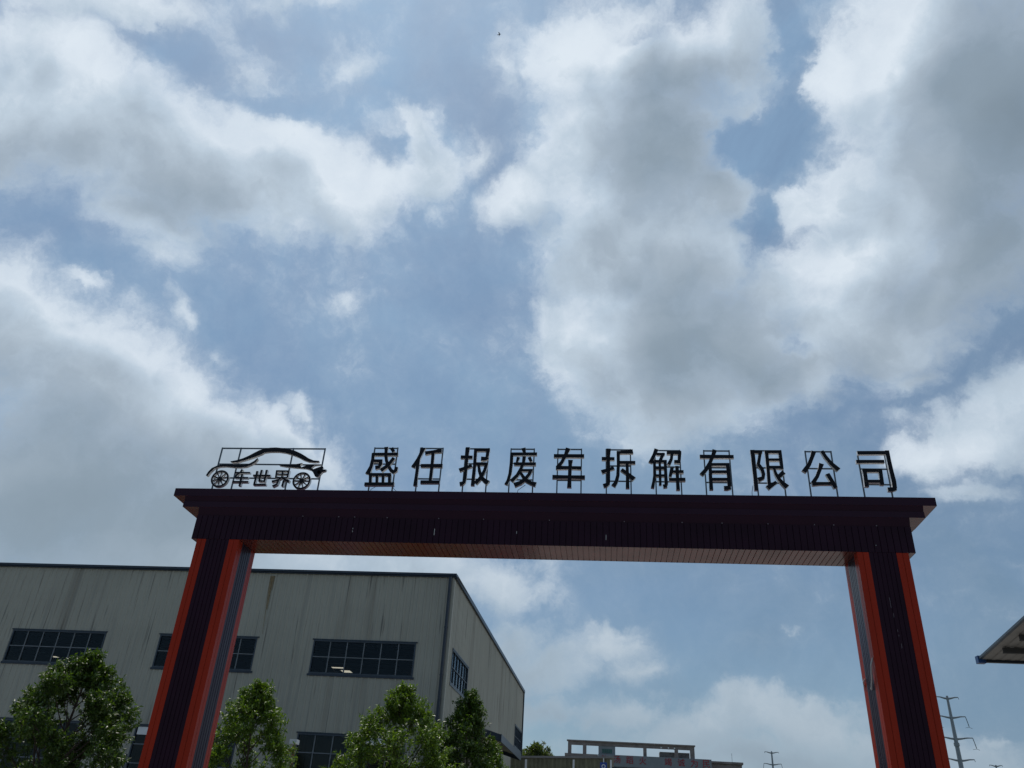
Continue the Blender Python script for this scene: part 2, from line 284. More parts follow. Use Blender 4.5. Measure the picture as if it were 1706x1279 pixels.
# ---------------------------------------------------------------- mesh building
class MB:
    def __init__(s): s.v = []; s.f = []; s.mi = []
    def quad(s, a, b, c, d, m=0):
        i = len(s.v); s.v += [tuple(a), tuple(b), tuple(c), tuple(d)]; s.f.append((i, i + 1, i + 2, i + 3)); s.mi.append(m)
    def tri(s, a, b, c, m=0):
        i = len(s.v); s.v += [tuple(a), tuple(b), tuple(c)]; s.f.append((i, i + 1, i + 2)); s.mi.append(m)
    def box(s, x0, x1, y0, y1, z0, z1, m=0):
        i = len(s.v)
        s.v += [(x, y, z) for z in (z0, z1) for x, y in ((x0, y0), (x1, y0), (x1, y1), (x0, y1))]
        for f in ((3, 2, 1, 0), (4, 5, 6, 7), (0, 1, 5, 4), (1, 2, 6, 5), (2, 3, 7, 6), (3, 0, 4, 7)):
            s.f.append(tuple(i + k for k in f)); s.mi.append(m)
    def prism(s, poly, y0, y1, mf=0, ms=0):      # polygon in (x, z), extruded along y
        n = len(poly); i = len(s.v)
        area = sum(poly[k][0] * poly[(k + 1) % n][1] - poly[(k + 1) % n][0] * poly[k][1] for k in range(n))
        if area < 0: poly = poly[::-1]
        s.v += [(x, y0, z) for x, z in poly] + [(x, y1, z) for x, z in poly]
        s.f.append(tuple(i + k for k in range(n))); s.mi.append(mf)
        s.f.append(tuple(i + n + k for k in reversed(range(n)))); s.mi.append(ms)
        for k in range(n):
            l = (k + 1) % n
            s.f.append((i + k, i + n + k, i + n + l, i + l)); s.mi.append(ms)
    def tube(s, pts, rad, n=8, m=0, cap=True):
        pts = [Vector(p) for p in pts]; rads = rad if isinstance(rad, (list, tuple)) else [rad] * len(pts)
        rings = []; ref = Vector((0.13, 0.95, 0.31)).normalized()
        for k, p in enumerate(pts):
            t = (pts[min(k + 1, len(pts) - 1)] - pts[max(k - 1, 0)]).normalized()
            if abs(t.dot(ref)) > 0.97: ref = Vector((1, 0, 0.1)).normalized()
            a = (ref - t * t.dot(ref)).normalized(); b = t.cross(a); ref = a
            i = len(s.v); rings.append(i)
            for j in range(n):
                w = 2 * math.pi * j / n; s.v.append(tuple(p + (a * math.cos(w) + b * math.sin(w)) * rads[k]))
        for k in range(len(rings) - 1):
            for j in range(n):
                l = (j + 1) % n; s.f.append((rings[k] + j, rings[k] + l, rings[k + 1] + l, rings[k + 1] + j)); s.mi.append(m)
        if cap:
            s.f.append(tuple(rings[0] + j for j in reversed(range(n)))); s.mi.append(m)
            s.f.append(tuple(rings[-1] + j for j in range(n))); s.mi.append(m)
    def bar(s, a, b, w, d=None, m=0):            # square bar between two points
        d = d or w; a, b = Vector(a), Vector(b); t = (b - a).normalized(); r = Vector((0, 1, 0)) if abs(t.y) < 0.9 else Vector((1, 0, 0))
        u = t.cross(r).normalized() * w / 2; v = t.cross(u).normalized() * d / 2
        i = len(s.v); s.v += [tuple(p + q) for p in (a, b) for q in (-u - v, u - v, u + v, -u + v)]
        for f in ((3, 2, 1, 0), (4, 5, 6, 7), (0, 1, 5, 4), (1, 2, 6, 5), (2, 3, 7, 6), (3, 0, 4, 7)):
            s.f.append(tuple(i + k for k in f)); s.mi.append(m)
    def planks(s, o, u, v, nrm, W, H, pitch, g=0.012, dep=0.010, m=0, mg=None, skip_end=False):
        # boards side by side along u (width W), each running along v (length H), a V groove between boards
        o, u, v, nrm = Vector(o), Vector(u), Vector(v), Vector(nrm)
        n = max(1, round(W / pitch)); p = W / n; mg = m if mg is None else mg
        def P(a, d): return o + u * a - nrm * d
        flip = u.cross(v).dot(nrm) < 0
        def Q(a0, d0, a1, d1, mm):
            q = [P(a0, d0), P(a1, d1), P(a1, d1) + v * H, P(a0, d0) + v * H]
            s.quad(*(q[::-1] if flip else q), m=mm)
        for k in range(n):
            a0 = k * p + (g / 2 if k > 0 else 0); a1 = (k + 1) * p - (g / 2 if k < n - 1 else 0)
            wob = random.uniform(-0.0012, 0.0012)
            Q(a0, wob, a1, -wob, m)
            if k < n - 1:
                Q(a1, -wob, a1 + g * 0.3, dep, mg); Q(a1 + g * 0.3, dep, a1 + g * 0.7, dep, mg); Q(a1 + g * 0.7, dep, a1 + g, 0, mg)
    def build(s, name, mats, parent=None, smooth=False):
        me = bpy.data.meshes.new(name); me.from_pydata(s.v, [], s.f)
        mats = mats if isinstance(mats, (list, tuple)) else [mats]
        for m in mats: me.materials.append(MT[m] if isinstance(m, str) else m)
        me.polygons.foreach_set('material_index', s.mi)
        if smooth: me.polygons.foreach_set('use_smooth', [True] * len(me.polygons))
        me.update()
        o = bpy.data.objects.new(name, me); scene.collection.objects.link(o)
        if parent:
            o.parent = parent; o.matrix_parent_inverse = world_of(parent).inverted()
        return o
def world_of(o):
    m = Matrix.LocRotScale(o.location, o.rotation_euler, o.scale)
    return (world_of(o.parent) @ o.matrix_parent_inverse @ m) if o.parent else m
def thing(name, label, cat, loc=(0, 0, 0), group=None):
    o = bpy.data.objects.new(name, None); scene.collection.objects.link(o); o.location = loc; o.empty_display_size = 0.3
    return tag(o, label, cat, group)
def tag(o, label, cat, group=None):
    o['label'] = label; o['category'] = cat
    if group: o['group'] = group
    return o
def structure(o): o['kind'] = 'structure'; return o

# ---------------------------------------------------------------- ground
g = MB(); g.quad((-4000, -3000, 0), (4000, -3000, 0), (4000, 6000, 0), (-4000, 6000, 0))
structure(g.build('ground', pmat('open_ground', (0.13, 0.14, 0.09), 0.95, var=0.4, vscale=0.02)))
g = MB(); g.quad((-60, -40, 0.004), (60, -40, 0.004), (60, 90, 0.004), (-60, 90, 0.004))
structure(g.build('concrete_yard', 'yard'))

# ---------------------------------------------------------------- gateway
GY = 15.0; ZB = 6.7345
gate = thing('gateway', 'dark purple and orange panelled gateway spanning the entrance under the rooftop letters', 'gateway', (-1.36, GY + 0.43, 0))
def pillar(x0, xa, xb, x1, side_in):
    # dark core with an orange corner wrap on each corner
    dY = 0.859; w = 0.2
    c = MB(); c.box(x0 + 0.03, x1 - 0.03, GY + 0.035, GY + dY - 0.03, 0, ZB - 0.004)
    c.planks((xa, GY + 0.005, 0), (1, 0, 0), (0, 0, 1), (0, -1, 0), xb - xa, ZB - 0.004, 0.082)
    c.planks((xb, GY + dY, 0), (-1, 0, 0), (0, 0, 1), (0, 1, 0), xb - xa, ZB - 0.004, 0.082)
    p = c.build('pillar', 'purple', gate)
    p['label'] = 'left pillar in front of the factory' if x0 < 0 else 'right pillar against open sky'
    for sgn, xx in ((-1, x0), (1, x1)):
        s = MB(); s.planks((xx, GY + w, 0), (0, 1, 0), (0, 0, 1), (sgn, 0, 0), dY - 2 * w, ZB - 0.006, 0.092, g=0.022, dep=0.016)
        s.build('side_panel', 'side_purple', p)
    for fy, ny in ((GY, -1), (GY + dY, 1)):
        for sgn, xx, xin in ((-1, x0, xa), (1, x1, xb)):
            o = MB(); a = min(xx, xin); W = abs(xx - xin)
            o.planks((a, fy + ny * -0.0, 0), (1, 0, 0), (0, 0, 1), (0, ny, 0), W, ZB - 0.005, W / 2, g=0.008, dep=0.012)
            y0 = fy if ny < 0 else fy - w
            o.planks((xx, y0, 0), (0, 1, 0), (0, 0, 1), (sgn, 0, 0), w, ZB - 0.005, w / 2, g=0.008, dep=0.012)
            # inner returns so that the strip has thickness
            o.quad((xin, fy, 0), (xin, fy - ny * 0.03, 0), (xin, fy - ny * 0.03, ZB - 0.005), (xin, fy, ZB - 0.005))
            yi = fy - ny * w
            o.quad((xx, yi, 0), (xx - sgn * 0.03, yi, 0), (xx - sgn * 0.03, yi, ZB - 0.005), (xx, yi, ZB - 0.005))
            o.build('corner_strip', 'orange', p)
    return p
pillar(-8.2225, -8.0284, -7.5409, -7.3361, 1)
pr = pillar(4.5877, 4.7951, 5.281, 5.4963, -1)
# beam
BX0, BX1, BY0, BY1, BZ1 = -8.3508, 5.6264, GY + 0.002, GY + 0.87, 7.235
b = MB()
b.box(BX0 + 0.03, BX1 - 0.03, BY0 + 0.03, BY1 - 0.03, ZB + 0.03, BZ1 - 0.001)
b.planks((BX0, BY0, ZB), (1, 0, 0), (0, 0, 1), (0, -1, 0), BX1 - BX0, BZ1 - ZB, 0.118, g=0.014, dep=0.014)
b.planks((BX1, BY1, ZB), (-1, 0, 0), (0, 0, 1), (0, 1, 0), BX1 - BX0, BZ1 - ZB, 0.118)
b.planks((BX0, BY1, ZB), (0, -1, 0), (0, 0, 1), (-1, 0, 0), BY1 - BY0, BZ1 - ZB, 0.118)
b.planks((BX1, BY0, ZB), (0, 1, 0), (0, 0, 1), (1, 0, 0), BY1 - BY0, BZ1 - ZB, 0.118)
beam = b.build('beam', 'purple', gate)
s = MB(); s.planks((BX0 + 0.004, BY0 + 0.004, ZB + 0.001), (1, 0, 0), (0, 1, 0), (0, 0, -1), BX1 - BX0 - 0.008, BY1 - BY0 - 0.008, 0.108, g=0.013, dep=0.014)
s.build('soffit', 'soffit', gate)
# cornice: two stepped courses with slanted strips under them
cn = MB()
cn.box(-8.9618, 6.1551, GY - 0.045, GY + 1.25, 7.640, 7.8054)
cn.box(-8.7068, 5.9084, GY - 0.030, GY + 1.08, 7.404, 7.524)
cn.mi = [1 if k % 6 == 0 else 0 for k in range(len(cn.f))]
cornice = cn.build('cornice', ['purple_fascia', 'soffit'], gate)
st = MB()
def strip(x0, x1, yt, zt, yb, zb, yback):
    st.quad((x0, yb, zb), (x1, yb, zb), (x1, yt, zt), (x0, yt, zt))
    st.quad((x0, yback, zb), (x0, yb, zb), (x0, yt, zt), (x0, yback, zt)); st.quad((x1, yb, zb), (x1, yback, zb), (x1, yback, zt), (x1, yt, zt))
    st.quad((x1, yback, zb), (x0, yback, zb), (x0, yback, zt), (x1, yback, zt))
strip(-8.7068, 5.9084, GY - 0.040, 7.639, GY - 0.005, 7.525, GY + 1.06)
strip(-8.3508, 5.6264, GY - 0.026, 7.403, GY + 0.022, 7.236, GY + 0.87)
st.build('shadow_strip', 'purple_fascia', cornice)
# studs along the foot of the lower strip, scraps of peeling film, a loose tie
for x in (-6.1, -5.35, -5.02, -4.35, -3.3, -2.4, -1.1, 0.35, 1.45, 2.2, 3.05, 3.9, 4.25, 5.02):
    t = MB(); t.box(x - 0.008, x + 0.008, GY - 0.012, GY + 0.02, 7.236, 7.254); t.build('stud', 'scratch', beam)
for x, z, h, w in ((-5.02, 6.93, 0.035, 0.010), (-5.02, 6.99, 0.03, 0.010), (-3.36, 6.90, 0.13, 0.012), (-1.73, 6.96, 0.05, 0.010), (0.0, 6.87, 0.10, 0.010), (4.95, 6.86, 0.012, 0.012)):
    t = MB(); t.box(x - w / 2, x + w / 2, GY - 0.004, GY + 0.001, z, z + h); t.build('peeling_film', 'film', beam)
t = MB(); t.tube([(4.584, GY + 0.06, 4.86), (4.55, GY + 0.10, 4.74), (4.56, GY + 0.22, 4.52), (4.57, GY + 0.36, 4.38), (4.585, GY + 0.42, 4.42)], [0.012, 0.014, 0.014, 0.012, 0.008], 6)
t.build('loose_tie', 'film', pr)
t = MB(); t.tube([(4.584, GY + 0.70, 4.62), (4.56, GY + 0.74, 4.57), (4.585, GY + 0.80, 4.50)], 0.011, 6); t.build('loose_tie', 'film', pr)
for z0, z1, x in ((5.55, 5.62, 5.04), (5.30, 5.34, 5.06), (5.22, 5.25, 5.065), (5.72, 5.90, 5.02), (5.02, 5.10, 5.08)):
    t = MB(); t.box(x, x + 0.005, GY + 0.001, GY + 0.006, z0, z1); t.build('scratch', 'scratch', pr)

# ---------------------------------------------------------------- letters on the gateway
SIGN = {"chars":[["sheng",[[[-4.676,8.958,0.078],[-4.668,8.877,0.062],[-4.656,8.753,0.061],[-4.628,8.639,0.061],[-4.576,8.526,0.063],[-4.5,8.415,0.065],[-4.438,8.377,0.077],[-4.399,8.416,0.073],[-4.385,8.494,0.049]],[[-4.557,8.935,0.07],[-4.495,8.843,0.061]],[[-4.952,8.782,0.064],[-4.394,8.789,0.064]],[[-4.94,8.813,0.058],[-4.93,8.663,0.062],[-4.943,8.497,0.065],[-4.995,8.323,0.093]],[[-4.897,8.631,0.057],[-4.717,8.632,0.057]],[[-4.755,8.66,0.07],[-4.745,8.542,0.069],[-4.77,8.49,0.073],[-4.849,8.472,0.081]],[[-4.473,8.702,0.065],[-4.58,8.526,0.069],[-4.718,8.404,0.077]],[[-4.936,8.311,0.061],[-4.491,8.316,0.061]],[[-4.931,8.333,0.061],[-4.903,8.111,0.056]],[[-4.787,8.317,0.053],[-4.762,8.112,0.053]],[[-4.655,8.318,0.053],[-4.631,8.114,0.053]],[[-4.516,8.32,0.061],[-4.492,8.116,0.056]],[[-5.025,8.092,0.065],[-4.39,8.102,0.064]]],[-4.953,-4.446],[8.974,8.602]],["ren",[[[-3.854,8.944,0.09],[-3.888,8.847,0.065],[-3.936,8.698,0.065],[-3.995,8.575,0.069],[-4.037,8.488,0.077]],[[-3.936,8.733,0.061],[-3.937,8.498,0.06],[-3.94,8.283,0.06],[-3.939,8.072,0.076]],[[-3.811,8.817,0.077],[-3.637,8.853,0.061],[-3.457,8.881,0.085]],[[-3.64,8.849,0.061],[-3.631,8.535,0.06],[-3.633,8.177,0.06]],[[-3.872,8.526,0.068],[-3.406,8.531,0.072]],[[-3.837,8.155,0.065],[-3.428,8.16,0.065]]],[-3.944,-3.455],[8.977,8.581,8.271]],["bao",[[[-2.904,8.964,0.077],[-2.904,8.767,0.058],[-2.902,8.508,0.057],[-2.905,8.269,0.059],[-2.916,8.168,0.063],[-2.945,8.138,0.075],[-3.007,8.125,0.071]],[[-3.037,8.734,0.068],[-2.785,8.733,0.062]],[[-3.042,8.429,0.075],[-2.912,8.486,0.06],[-2.781,8.543,0.068]],[[-2.733,8.934,0.06],[-2.726,8.544,0.06],[-2.733,8.087,0.067]],[[-2.762,8.904,0.063],[-2.426,8.903,0.062]],[[-2.464,8.928,0.064],[-2.475,8.744,0.06]],[[-2.602,8.696,0.088],[-2.515,8.697,0.076],[-2.457,8.719,0.064]],[[-2.705,8.58,0.06],[-2.443,8.579,0.059]],[[-2.477,8.563,0.059],[-2.504,8.435,0.059],[-2.557,8.307,0.063],[-2.606,8.222,0.071],[-2.678,8.142,0.078]],[[-2.644,8.562,0.048],[-2.612,8.408,0.059],[-2.559,8.273,0.067],[-2.495,8.207,0.071],[-2.412,8.149,0.094]]],[-2.958,-2.468],[8.975,8.625,8.274]],["fei",[[[-1.721,8.955,0.083],[-1.692,8.842,0.055]],[[-1.983,8.813,0.063],[-1.427,8.818,0.063]],[[-1.959,8.835,0.059],[-1.956,8.602,0.061],[-1.97,8.364,0.059],[-2.0,8.213,0.058],[-2.041,8.12,0.062]],[[-1.813,8.741,0.063],[-1.842,8.621,0.039]],[[-1.589,8.743,0.063],[-1.541,8.64,0.055]],[[-1.896,8.586,0.061],[-1.441,8.588,0.061]],[[-1.692,8.759,0.067],[-1.704,8.605,0.056],[-1.745,8.485,0.056],[-1.816,8.332,0.062],[-1.929,8.197,0.074]],[[-1.767,8.442,0.047],[-1.501,8.445,0.048]],[[-1.533,8.462,0.066],[-1.575,8.352,0.058],[-1.648,8.242,0.066],[-1.737,8.166,0.074],[-1.87,8.11,0.085]],[[-1.765,8.409,0.047],[-1.697,8.3,0.058],[-1.615,8.209,0.07],[-1.52,8.156,0.069],[-1.422,8.128,0.085]]],[-1.99,-1.498],[8.973,8.642,8.272]],["che",[[[-0.779,8.957,0.09],[-0.834,8.792,0.062],[-0.904,8.638,0.062],[-0.99,8.518,0.074]],[[-1.075,8.777,0.072],[-0.445,8.78,0.071]],[[-1.025,8.509,0.074],[-0.735,8.512,0.062],[-0.496,8.506,0.069]],[[-0.727,8.686,0.089],[-0.732,8.571,0.066],[-0.738,8.277,0.065],[-0.741,8.07,0.08]],[[-1.091,8.302,0.077],[-0.761,8.304,0.063],[-0.424,8.299,0.076]]],[-0.998,-0.505],[8.975,8.566,8.271]],["chai",[[[0.06,8.952,0.081],[0.051,8.763,0.062],[0.054,8.426,0.061],[0.053,8.218,0.061],[0.045,8.165,0.068],[0.007,8.135,0.076],[-0.053,8.118,0.072]],[[-0.084,8.722,0.068],[0.178,8.722,0.061]],[[-0.087,8.42,0.08],[0.054,8.476,0.057],[0.165,8.519,0.072]],[[0.252,8.863,0.054],[0.556,8.887,0.088]],[[0.225,8.872,0.046],[0.364,8.867,0.051],[0.479,8.882,0.061],[0.556,8.895,0.084]],[[0.256,8.885,0.062],[0.255,8.596,0.057],[0.243,8.345,0.061],[0.204,8.195,0.064],[0.15,8.113,0.083]],[[0.269,8.638,0.06],[0.601,8.639,0.062]],[[0.433,8.623,0.055],[0.436,8.347,0.057],[0.435,8.067,0.067]],[[0.317,8.479,0.065],[0.433,8.388,0.064],[0.567,8.266,0.09]]],[0.008,0.508],[8.972,8.604,8.264]],["jie",[[[1.039,8.95,0.076],[0.989,8.822,0.061],[0.907,8.635,0.076]],[[1.035,8.835,0.053],[1.203,8.836,0.05]],[[1.188,8.857,0.046],[1.139,8.772,0.057],[1.106,8.688,0.057]],[[0.984,8.67,0.055],[1.238,8.672,0.054]],[[0.989,8.687,0.05],[0.978,8.353,0.047],[0.959,8.221,0.052],[0.932,8.082,0.063]],[[1.094,8.671,0.042],[1.093,8.42,0.045],[1.087,8.145,0.048]],[[1.204,8.688,0.053],[1.205,8.355,0.058],[1.206,8.158,0.063]],[[1.142,8.121,0.067],[1.22,8.134,0.067]],[[0.987,8.515,0.047],[1.209,8.517,0.047]],[[0.982,8.353,0.047],[1.203,8.355,0.046]],[[1.242,8.866,0.068],[1.537,8.869,0.068]],[[1.351,8.859,0.053],[1.331,8.723,0.054],[1.272,8.597,0.064]],[[1.505,8.894,0.064],[1.487,8.691,0.056]],[[1.385,8.665,0.06],[1.505,8.662,0.071]],[[1.337,8.531,0.064],[1.287,8.323,0.054]],[[1.322,8.439,0.051],[1.562,8.442,0.058]],[[1.263,8.265,0.06],[1.59,8.271,0.063]],[[1.436,8.565,0.064],[1.434,8.276,0.056],[1.435,8.044,0.067]]],[1.009,1.514],[8.962,8.592,8.264]],["you",[[[2.214,8.941,0.083],[2.163,8.789,0.064],[2.093,8.638,0.063],[2.009,8.496,0.067],[1.913,8.379,0.074]],[[1.904,8.787,0.071],[2.58,8.788,0.067]],[[2.106,8.611,0.056],[2.481,8.615,0.056]],[[2.1,8.58,0.052],[2.09,8.365,0.059],[2.088,8.056,0.066]],[[2.446,8.633,0.063],[2.448,8.369,0.063],[2.445,8.141,0.066]],[[2.336,8.1,0.073],[2.401,8.1,0.08],[2.468,8.117,0.066]],[[2.11,8.447,0.059],[2.435,8.451,0.059]],[[2.106,8.283,0.058],[2.438,8.287,0.057]]],[2.002,2.513],[8.961,8.585,8.259]],["xian",[[[2.961,8.943,0.071],[2.957,8.621,0.063],[2.96,8.334,0.062],[2.96,8.056,0.069]],[[2.916,8.9,0.061],[3.153,8.902,0.061]],[[3.122,8.923,0.053],[3.085,8.763,0.053],[3.048,8.613,0.059]],[[3.049,8.622,0.063],[3.11,8.523,0.066],[3.131,8.409,0.062],[3.113,8.327,0.066],[3.014,8.286,0.08]],[[3.198,8.902,0.061],[3.523,8.905,0.06]],[[3.238,8.932,0.063],[3.232,8.574,0.057],[3.22,8.135,0.058]],[[3.5,8.934,0.059],[3.502,8.708,0.059],[3.5,8.519,0.058]],[[3.239,8.724,0.05],[3.504,8.727,0.05]],[[3.237,8.557,0.059],[3.515,8.558,0.06]],[[3.182,8.11,0.087],[3.263,8.168,0.069],[3.365,8.241,0.054]],[[3.347,8.526,0.044],[3.369,8.42,0.055],[3.422,8.298,0.062],[3.484,8.21,0.072],[3.562,8.131,0.094]],[[3.529,8.454,0.08],[3.42,8.355,0.069]]],[3.01,3.537],[8.972,8.591,8.258]],["gong",[[[4.167,8.922,0.084],[4.119,8.797,0.066],[4.04,8.631,0.069],[3.919,8.466,0.083]],[[4.322,8.931,0.062],[4.375,8.807,0.065],[4.463,8.659,0.069],[4.594,8.514,0.086]],[[4.281,8.649,0.083],[4.237,8.534,0.064],[4.158,8.363,0.061],[4.061,8.225,0.072]],[[4.042,8.209,0.075],[4.211,8.219,0.057],[4.453,8.222,0.057]],[[4.364,8.43,0.075],[4.42,8.294,0.071],[4.483,8.127,0.071]]],[4.021,4.526],[8.959,8.584,8.266]],["si",[[[5.003,8.892,0.072],[5.576,8.902,0.068]],[[5.58,8.95,0.072],[5.582,8.728,0.068],[5.587,8.485,0.074],[5.598,8.285,0.077],[5.59,8.135,0.073]],[[5.453,8.11,0.074],[5.54,8.111,0.077],[5.614,8.135,0.066]],[[4.952,8.7,0.063],[5.489,8.707,0.061]],[[5.037,8.504,0.061],[5.41,8.509,0.06]],[[5.082,8.545,0.068],[5.078,8.359,0.067],[5.072,8.16,0.074]],[[5.381,8.523,0.064],[5.366,8.199,0.067]],[[5.076,8.275,0.057],[5.379,8.279,0.056]]],[5.034,5.554],[8.947,8.584,8.252]]],"logo":{"roof":[[-8.099,8.588],[-7.949,8.621],[-7.827,8.664],[-7.709,8.725],[-7.594,8.8],[-7.493,8.861],[-7.387,8.899],[-7.264,8.923],[-7.129,8.929],[-6.977,8.916],[-6.823,8.889],[-6.685,8.853],[-6.543,8.79],[-6.436,8.731],[-6.348,8.676],[-6.227,8.627],[-6.105,8.619],[-6.108,8.587],[-6.21,8.582],[-6.333,8.594],[-6.452,8.634],[-6.586,8.702],[-6.717,8.751],[-6.884,8.801],[-7.046,8.823],[-7.247,8.821],[-7.374,8.802],[-7.411,8.769],[-7.531,8.713],[-7.651,8.661],[-7.772,8.618],[-7.911,8.571],[-8.049,8.561]],"rear":[[-8.566,8.254],[-8.532,8.346],[-8.474,8.428],[-8.374,8.484],[-8.25,8.518],[-8.1,8.519],[-7.923,8.511],[-7.748,8.513],[-7.642,8.546],[-7.558,8.602],[-7.496,8.676],[-7.477,8.648],[-7.517,8.575],[-7.591,8.515],[-7.693,8.463],[-7.837,8.444],[-7.996,8.451],[-8.167,8.468],[-8.305,8.457],[-8.41,8.42],[-8.477,8.337],[-8.526,8.237]],"front":[[-6.993,8.529],[-6.88,8.526],[-6.724,8.523],[-6.581,8.542],[-6.469,8.566],[-6.505,8.507],[-6.472,8.466],[-6.36,8.512],[-6.244,8.532],[-6.029,8.529],[-6.188,8.51],[-6.25,8.45],[-6.198,8.424],[-6.111,8.461],[-6.015,8.498],[-5.984,8.471],[-5.983,8.417],[-5.907,8.418],[-5.917,8.382],[-5.982,8.363],[-6.022,8.3],[-6.059,8.31],[-6.093,8.34],[-6.097,8.375],[-6.078,8.396],[-6.046,8.389],[-6.029,8.363],[-6.031,8.327],[-6.056,8.312],[-6.027,8.282],[-6.072,8.246],[-6.134,8.263],[-6.205,8.37],[-6.254,8.405],[-6.363,8.436],[-6.52,8.448],[-6.695,8.464],[-6.827,8.476],[-6.961,8.498]]},"lc":{"che":[[[-7.78,8.403,0.044],[-7.803,8.335,0.035],[-7.882,8.262,0.035],[-7.895,8.208,0.035]],[[-7.936,8.326,0.033],[-7.584,8.328,0.029]],[[-7.9,8.212,0.035],[-7.6,8.209,0.029]],[[-7.937,8.113,0.035],[-7.579,8.117,0.033]],[[-7.753,8.29,0.039],[-7.752,8.173,0.043],[-7.75,8.017,0.043]]],"shi":[[[-7.505,8.266,0.033],[-7.124,8.266,0.033],[-7.119,8.266,0.033]],[[-7.432,8.366,0.043],[-7.43,8.222,0.039],[-7.434,8.048,0.039]],[[-7.338,8.394,0.043],[-7.341,8.25,0.039],[-7.341,8.134,0.039]],[[-7.225,8.395,0.043],[-7.222,8.224,0.039],[-7.223,8.126,0.039]],[[-7.35,8.135,0.034],[-7.203,8.135,0.034]],[[-7.448,8.052,0.033],[-7.17,8.06,0.033]]],"jie":[[[-7.009,8.375,0.031],[-6.728,8.373,0.031]],[[-6.999,8.389,0.034],[-6.989,8.218,0.033]],[[-6.731,8.387,0.036],[-6.732,8.221,0.034]],[[-6.866,8.372,0.029],[-6.856,8.219,0.029]],[[-6.988,8.299,0.026],[-6.731,8.3,0.026]],[[-6.993,8.22,0.029],[-6.732,8.219,0.029]],[[-6.86,8.219,0.034],[-6.941,8.156,0.034],[-7.056,8.128,0.043]],[[-6.833,8.211,0.031],[-6.754,8.163,0.038],[-6.672,8.133,0.047]],[[-6.912,8.156,0.038],[-6.932,8.067,0.038],[-7.019,8.018,0.043]],[[-6.796,8.158,0.041],[-6.799,8.087,0.039],[-6.802,8.02,0.043]]]},"wheels":[[-8.232,8.181],[-6.407,8.155]]}
LY = GY + 0.30
def stroke(mb, pts, k, y0=LY, depth=0.062, mf=0, ms=1):
    n = len(pts); L_ = []; R_ = []
    for i, (x, z, w) in enumerate(pts):
        a = pts[max(i - 1, 0)]; c = pts[min(i + 1, n - 1)]; t = Vector((c[0] - a[0], c[1] - a[1])).normalized(); nn = Vector((-t.y, t.x))
        w *= 1.13; L_.append((x + nn.x * w / 2, z + nn.y * w / 2)); R_.append((x - nn.x * w / 2, z - nn.y * w / 2))
    mb.prism(L_ + R_[::-1], y0 - 0.0009 * k, y0 + depth + 0.0005 * k, mf, ms)
NAMES = ['dense glyph on a dish-like base, nearest the car emblem', 'open glyph, leaning left stroke, just right of the dense dish-based one',
         'hooked stroke beside a boxed right half, third from left', 'glyph under a dotted roof stroke, fourth from left',
         'three crossbars on one upright, fifth from left', 'hooked stroke beside a T with slanting dot, sixth in row',
         'crowded glyph with small lattice at lower left', 'wide crossbar over a ladder-like box, eighth in row',
         'ear-shaped left half and splayed legs, third from right', 'two spreading strokes over a hooked angle', 'rightmost one, square hook around a small box']
for i, (nm, strokes, posts, bars) in enumerate(SIGN['chars']):
    xl, xr = posts; xm = (xl + xr) / 2
    t = thing('sign_character', 'black gateway character: ' + NAMES[i], 'sign character', (xm, LY, 7.806), 'large black characters standing on the gateway')
    m = MB()
    for k, sk in enumerate(strokes): stroke(m, sk, k)
    m.build('character_body', ['letter_face', 'letter_side'], t)
    f = MB(); fy = LY + 0.105
    for x in (xl, xr): f.box(x - 0.013, x + 0.013, fy - 0.013, fy + 0.013, 7.806, max(bars) + 0.017)
    for z in bars: f.box(xl + 0.0131, xr - 0.0131, fy - 0.012, fy + 0.012, z - 0.012, z + 0.012)
    f.build('support_frame', 'steel', t)
    if i in (0, 3, 8):
        for pts in ({0: [[(xl + 0.02, 7.81), (xl + 0.05, 8.02), (xl + 0.16, 8.09), (xl + 0.2, 8.12)], [(xr - 0.01, 8.12), (xr + 0.03, 8.04), (xr + 0.09, 7.99), (xr + 0.1, 7.81)]],
                     3: [[(xl + 0.16, 7.81), (xl + 0.19, 8.04), (xl + 0.34, 8.16)]], 8: [[(xl - 0.12, 7.81), (xl - 0.12, 8.05), (xl - 0.09, 8.2)]]}[i]):
            cb = MB(); cb.tube([(px, fy, pz) for px, pz in pts], 0.006, 5); cb.build('cable', 'steel', t)
